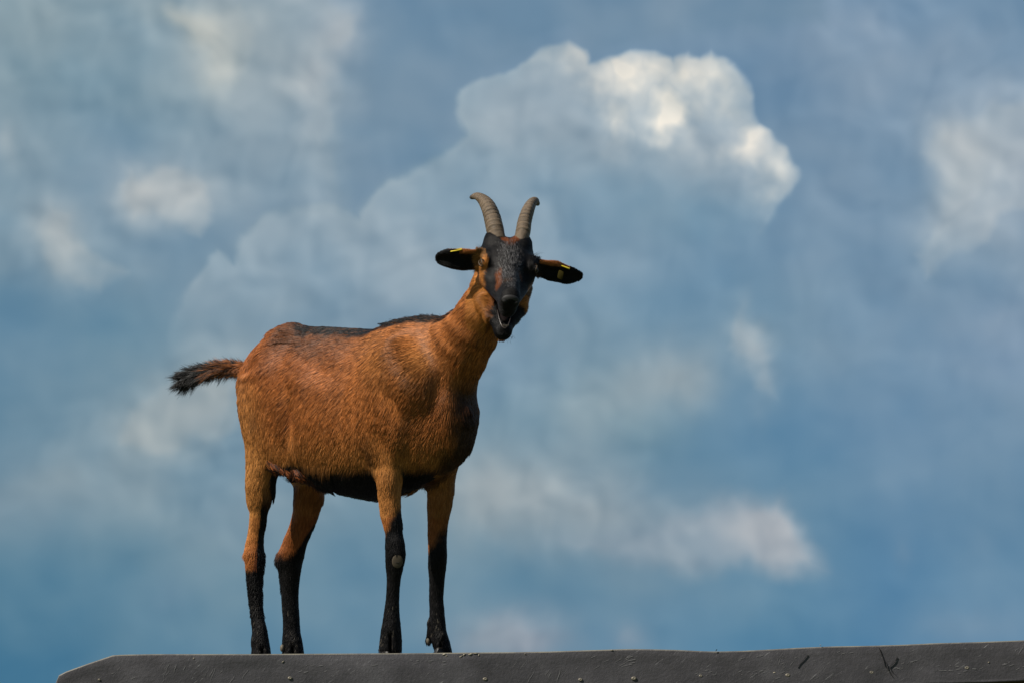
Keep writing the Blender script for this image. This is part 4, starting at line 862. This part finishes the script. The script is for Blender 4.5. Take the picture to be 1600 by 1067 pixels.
for s in (-1, 1):
    en = norm(s * 0.85 * HR + 0.42 * HU + 0.15 * HF_); e1 = norm(HF_ - (HF_ @ en) * en); e2 = np.cross(e1, en); e2 = e2 * np.sign(e2 @ HU)
    for k_ in (1, -1):
        tube('eyelid', [H(s * 38.5, 9, -16.5) + PX * (8.3 * math.cos(q_) * e1 + k_ * (3.6 if k_ > 0 else 3.0) * math.sin(q_) * e2 + (6.8 - 2.6 * abs(math.cos(q_)) ** 2) * en) for q_ in np.linspace(0.05, math.pi - 0.05, 11)],
             [.4, .7, 1.0, 1.2, 1.3, 1.3, 1.3, 1.2, 1.0, .7, .4], lm.m)

# ---- mouth: pale wet rim of the lower lip, teeth, tongue
lp = NM('lip_skin'); lp.b.inputs['Base Color'].default_value = (0.065, 0.05, 0.046, 1); lp.b.inputs['Roughness'].default_value = 0.3
tp = NM('mouth_inside'); tp.b.inputs['Base Color'].default_value = (0.006, 0.003, 0.003, 1); tp.b.inputs['Roughness'].default_value = 0.8; tp.b.inputs['Specular IOR Level'].default_value = 0.1
tt_ = NM('tooth_enamel'); tt_.b.inputs['Base Color'].default_value = (0.14, 0.12, 0.09, 1); tt_.b.inputs['Roughness'].default_value = 0.3
q_ = np.linspace(-1.0, 1.0, 17)
tube('lower_lip', [H(11.5 * a, 97 - 34 * abs(a) ** 2.2, -69.5 + 8.0 * abs(a) ** 2) for a in q_], [(0.4 + 0.55 * (1 - a * a)) * (1.0 if a < 0.2 else 0.65) for a in q_], lp.m)
ball('tongue', H(0, 68, -66), 7, tp.m, HA, (1.0, 2.4, 0.5), 12)
for a in (-6, -3.6, -1.2, 1.2, 3.6, 6): ball('tooth', H(a, 93 - a * a * .08, -68.5), 1.2, tt_.m, HA, (0.8, 0.6, 1.5), 8)
# ---- nose pad
nm_ = NM('nose_leather'); nn_ = nm_.noise(600, 3); nr_ = nm_.ramp(nn_.outputs[0], [(0.3, (0.010, 0.009, 0.009)), (0.7, (0.026, 0.024, 0.023))]); nm_.l(nr_.outputs[0], nm_.b.inputs['Base Color']); nm_.b.inputs['Roughness'].default_value = 0.68

ball('nose', H(0, 98.5, -16), 10, nm_.m, HA, (1.36, 0.62, 1.0), 16)
nk = NM('nostril_dark'); nk.b.inputs['Base Color'].default_value = (0.002, 0.002, 0.002, 1); nk.b.inputs['Roughness'].default_value = 0.8
for s in (-1, 1):
    A2 = rotm(tuple(HF_), s * 0.5) @ HA.T; ball('nostril', H(s * 8.0, 103.3, -16.5), 4.4, nk.m, A2.T, (1.0, 0.6, 0.6), 10)
# ---- ear tags
tg_ = NM('yellow_tag_plastic'); tg_.b.inputs['Base Color'].default_value = (0.72, 0.55, 0.03, 1); tg_.b.inputs['Roughness'].default_value = 0.35
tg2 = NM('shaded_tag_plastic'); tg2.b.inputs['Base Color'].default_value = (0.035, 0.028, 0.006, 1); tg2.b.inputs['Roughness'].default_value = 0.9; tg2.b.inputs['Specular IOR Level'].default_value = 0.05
def slab(name, c, a, b, n_, mat, th=1.0, cut=0.3):
    """small rounded plate: half axes a, b (vectors, px) and thickness along n_"""
    V = []; F = []; m = 16
    for z, s in ((-th, .92), (-th * .5, 1), (th * .5, 1), (th, .92)):
        for j in range(m):
            t = 2 * math.pi * j / m; cx, sx = math.cos(t), math.sin(t); ex = 0.45
            V.append(c + PX * (s * (np.sign(cx) * abs(cx) ** ex * a + np.sign(sx) * abs(sx) ** ex * b) + z * n_))
    for i in range(3):
        for j in range(m): F.append((i * m + j, i * m + (j + 1) % m, (i + 1) * m + (j + 1) % m, (i + 1) * m + j))
    F += [tuple(range(m))[::-1], tuple(3 * m + j for j in range(m))]
    return mesh_obj(name, V, np.array(F, dtype=object), mat, goat)
nz1 = norm([0.1, -0.35, 0.93])
slab('ear_tag', P(713, 391, -0.337), np.array([9.5, 0, 1.6]), np.array([0, 8, 2.4]), nz1, tg_.m, 0.9)
slab('ear_tag', P(882, 416.5, -0.285), np.array([8.5, 0, -3.6]), np.array([0, 7, 2.0]), norm([0.2, -0.35, 0.9]), tg_.m, 0.9)
slab('ear_tag', P(876, 430, -0.298), np.array([4, 0, -2.0]), np.array([1.5, 0, 6.5]), norm([0.1, -0.9, -0.3]), tg2.m, 0.8)

# ---- bare callus on the near knee
cm = NM('callus_skin'); cn_ = cm.noise(500, 4); cr2 = cm.ramp(cn_.outputs[0], [(0.3, (0.035, 0.026, 0.016)), (0.7, (0.105, 0.08, 0.05))]); cm.l(cr2.outputs[0], cm.b.inputs['Base Color']); cm.b.inputs['Roughness'].default_value = 0.8
cand = np.where(nearcallus & (N0[:, 1] < -0.5))[0]; i = cand[np.argmin(np.hypot(px[cand] - 621, py[cand] - 877))]
cb = norm(N0[i]); ca = norm(np.cross(UP, cb)); cc_ = np.cross(cb, ca)
ball('knee_callus', R0[i] - cb * 0.0 * PX, 9.2, cm.m, np.array([ca, cc_, cb]), (0.92, 1.15, 0.17), 14)
ck = NM('callus_crease'); ck.b.inputs['Base Color'].default_value = (0.02, 0.017, 0.012, 1)
tube('callus_crease', [R0[i] + cb * (1.15 - 0.01 * a * a) * PX + ca * a * PX - cc_ * (2.2 - 0.06 * a * a) * PX for a in (-5, -2.5, 0, 2.5, 5)], [.3, .7, .8, .7, .3], ck.m)

# ---- hooves and dew claws
hm2 = NM('hoof_horn'); hn2 = hm2.noise(200, 4); hr2 = hm2.ramp(hn2.outputs[0], [(0.3, (0.006, 0.005, 0.004)), (0.7, (0.022, 0.019, 0.015))]); hm2.l(hr2.outputs[0], hm2.b.inputs['Base Color']); hm2.b.inputs['Roughness'].default_value = 0.5
dm2 = NM('dew_claw_horn'); dn2 = dm2.noise(300, 3); dr2 = dm2.ramp(dn2.outputs[0], [(0.3, (0.05, 0.043, 0.03)), (0.7, (0.17, 0.145, 0.10))]); dm2.l(dr2.outputs[0], dm2.b.inputs['Base Color']); dm2.b.inputs['Roughness'].default_value = 0.6
def hoof(C_, turn=0.0, dews=()):
    c0 = C_[1].copy(); a = TH + turn; fwd = np.array([math.cos(a), -math.sin(a), 0]); lat = np.array([math.sin(a), math.cos(a), 0])
    zg = np.interp(c0[0], RX, RZ) + 0.001
    for s in (-1, 1):
        V = []; F = []; m = 18; lv = [(0.0, 1.0, 17), (4, 1.0, 15), (8, .9, 10), (12, .78, 5), (15, .66, 2)]
        for (z, sc_, fr_) in lv:
            for j in range(m):
                t = 2 * math.pi * j / m; x_ = math.cos(t); y_ = math.sin(t)
                lx = (fr_ if x_ > 0 else 13 * sc_) * x_ * (1 - 0.10 * abs(y_)); ly = 8.2 * sc_ * y_ * (1 - 0.35 * max(x_, 0)) + s * (8.4 + z * -0.03)
                V.append(np.array([c0[0], c0[1], 0]) + PX * (lx * fwd + ly * lat) + np.array([0, 0, zg + z * PX]))
        for i in range(len(lv) - 1):
            for j in range(m): F.append((i * m + j, i * m + (j + 1) % m, (i + 1) * m + (j + 1) % m, (i + 1) * m + j))
        F += [tuple(range(m))[::-1], tuple((len(lv) - 1) * m + j for j in range(m))]
        mesh_obj('hoof', V, np.array(F, dtype=object), hm2.m, goat)
    for (a_, b_, Yd) in dews: ball('dew_claw', P(a_, b_, Yd), 6.0, dm2.m, np.array([RGT, [0, 1, 0], UP]), (0.62, 0.7, 1.0), 10)
hoof(HN, 0.25); hoof(HF, 0.2, [(441, 1012, HF[1][1] - 0.012)]); hoof(FN, 0.45); hoof(FF, -0.1, [(669.5, 1000, G(670, 1000, 50)[1] - 0.004)])
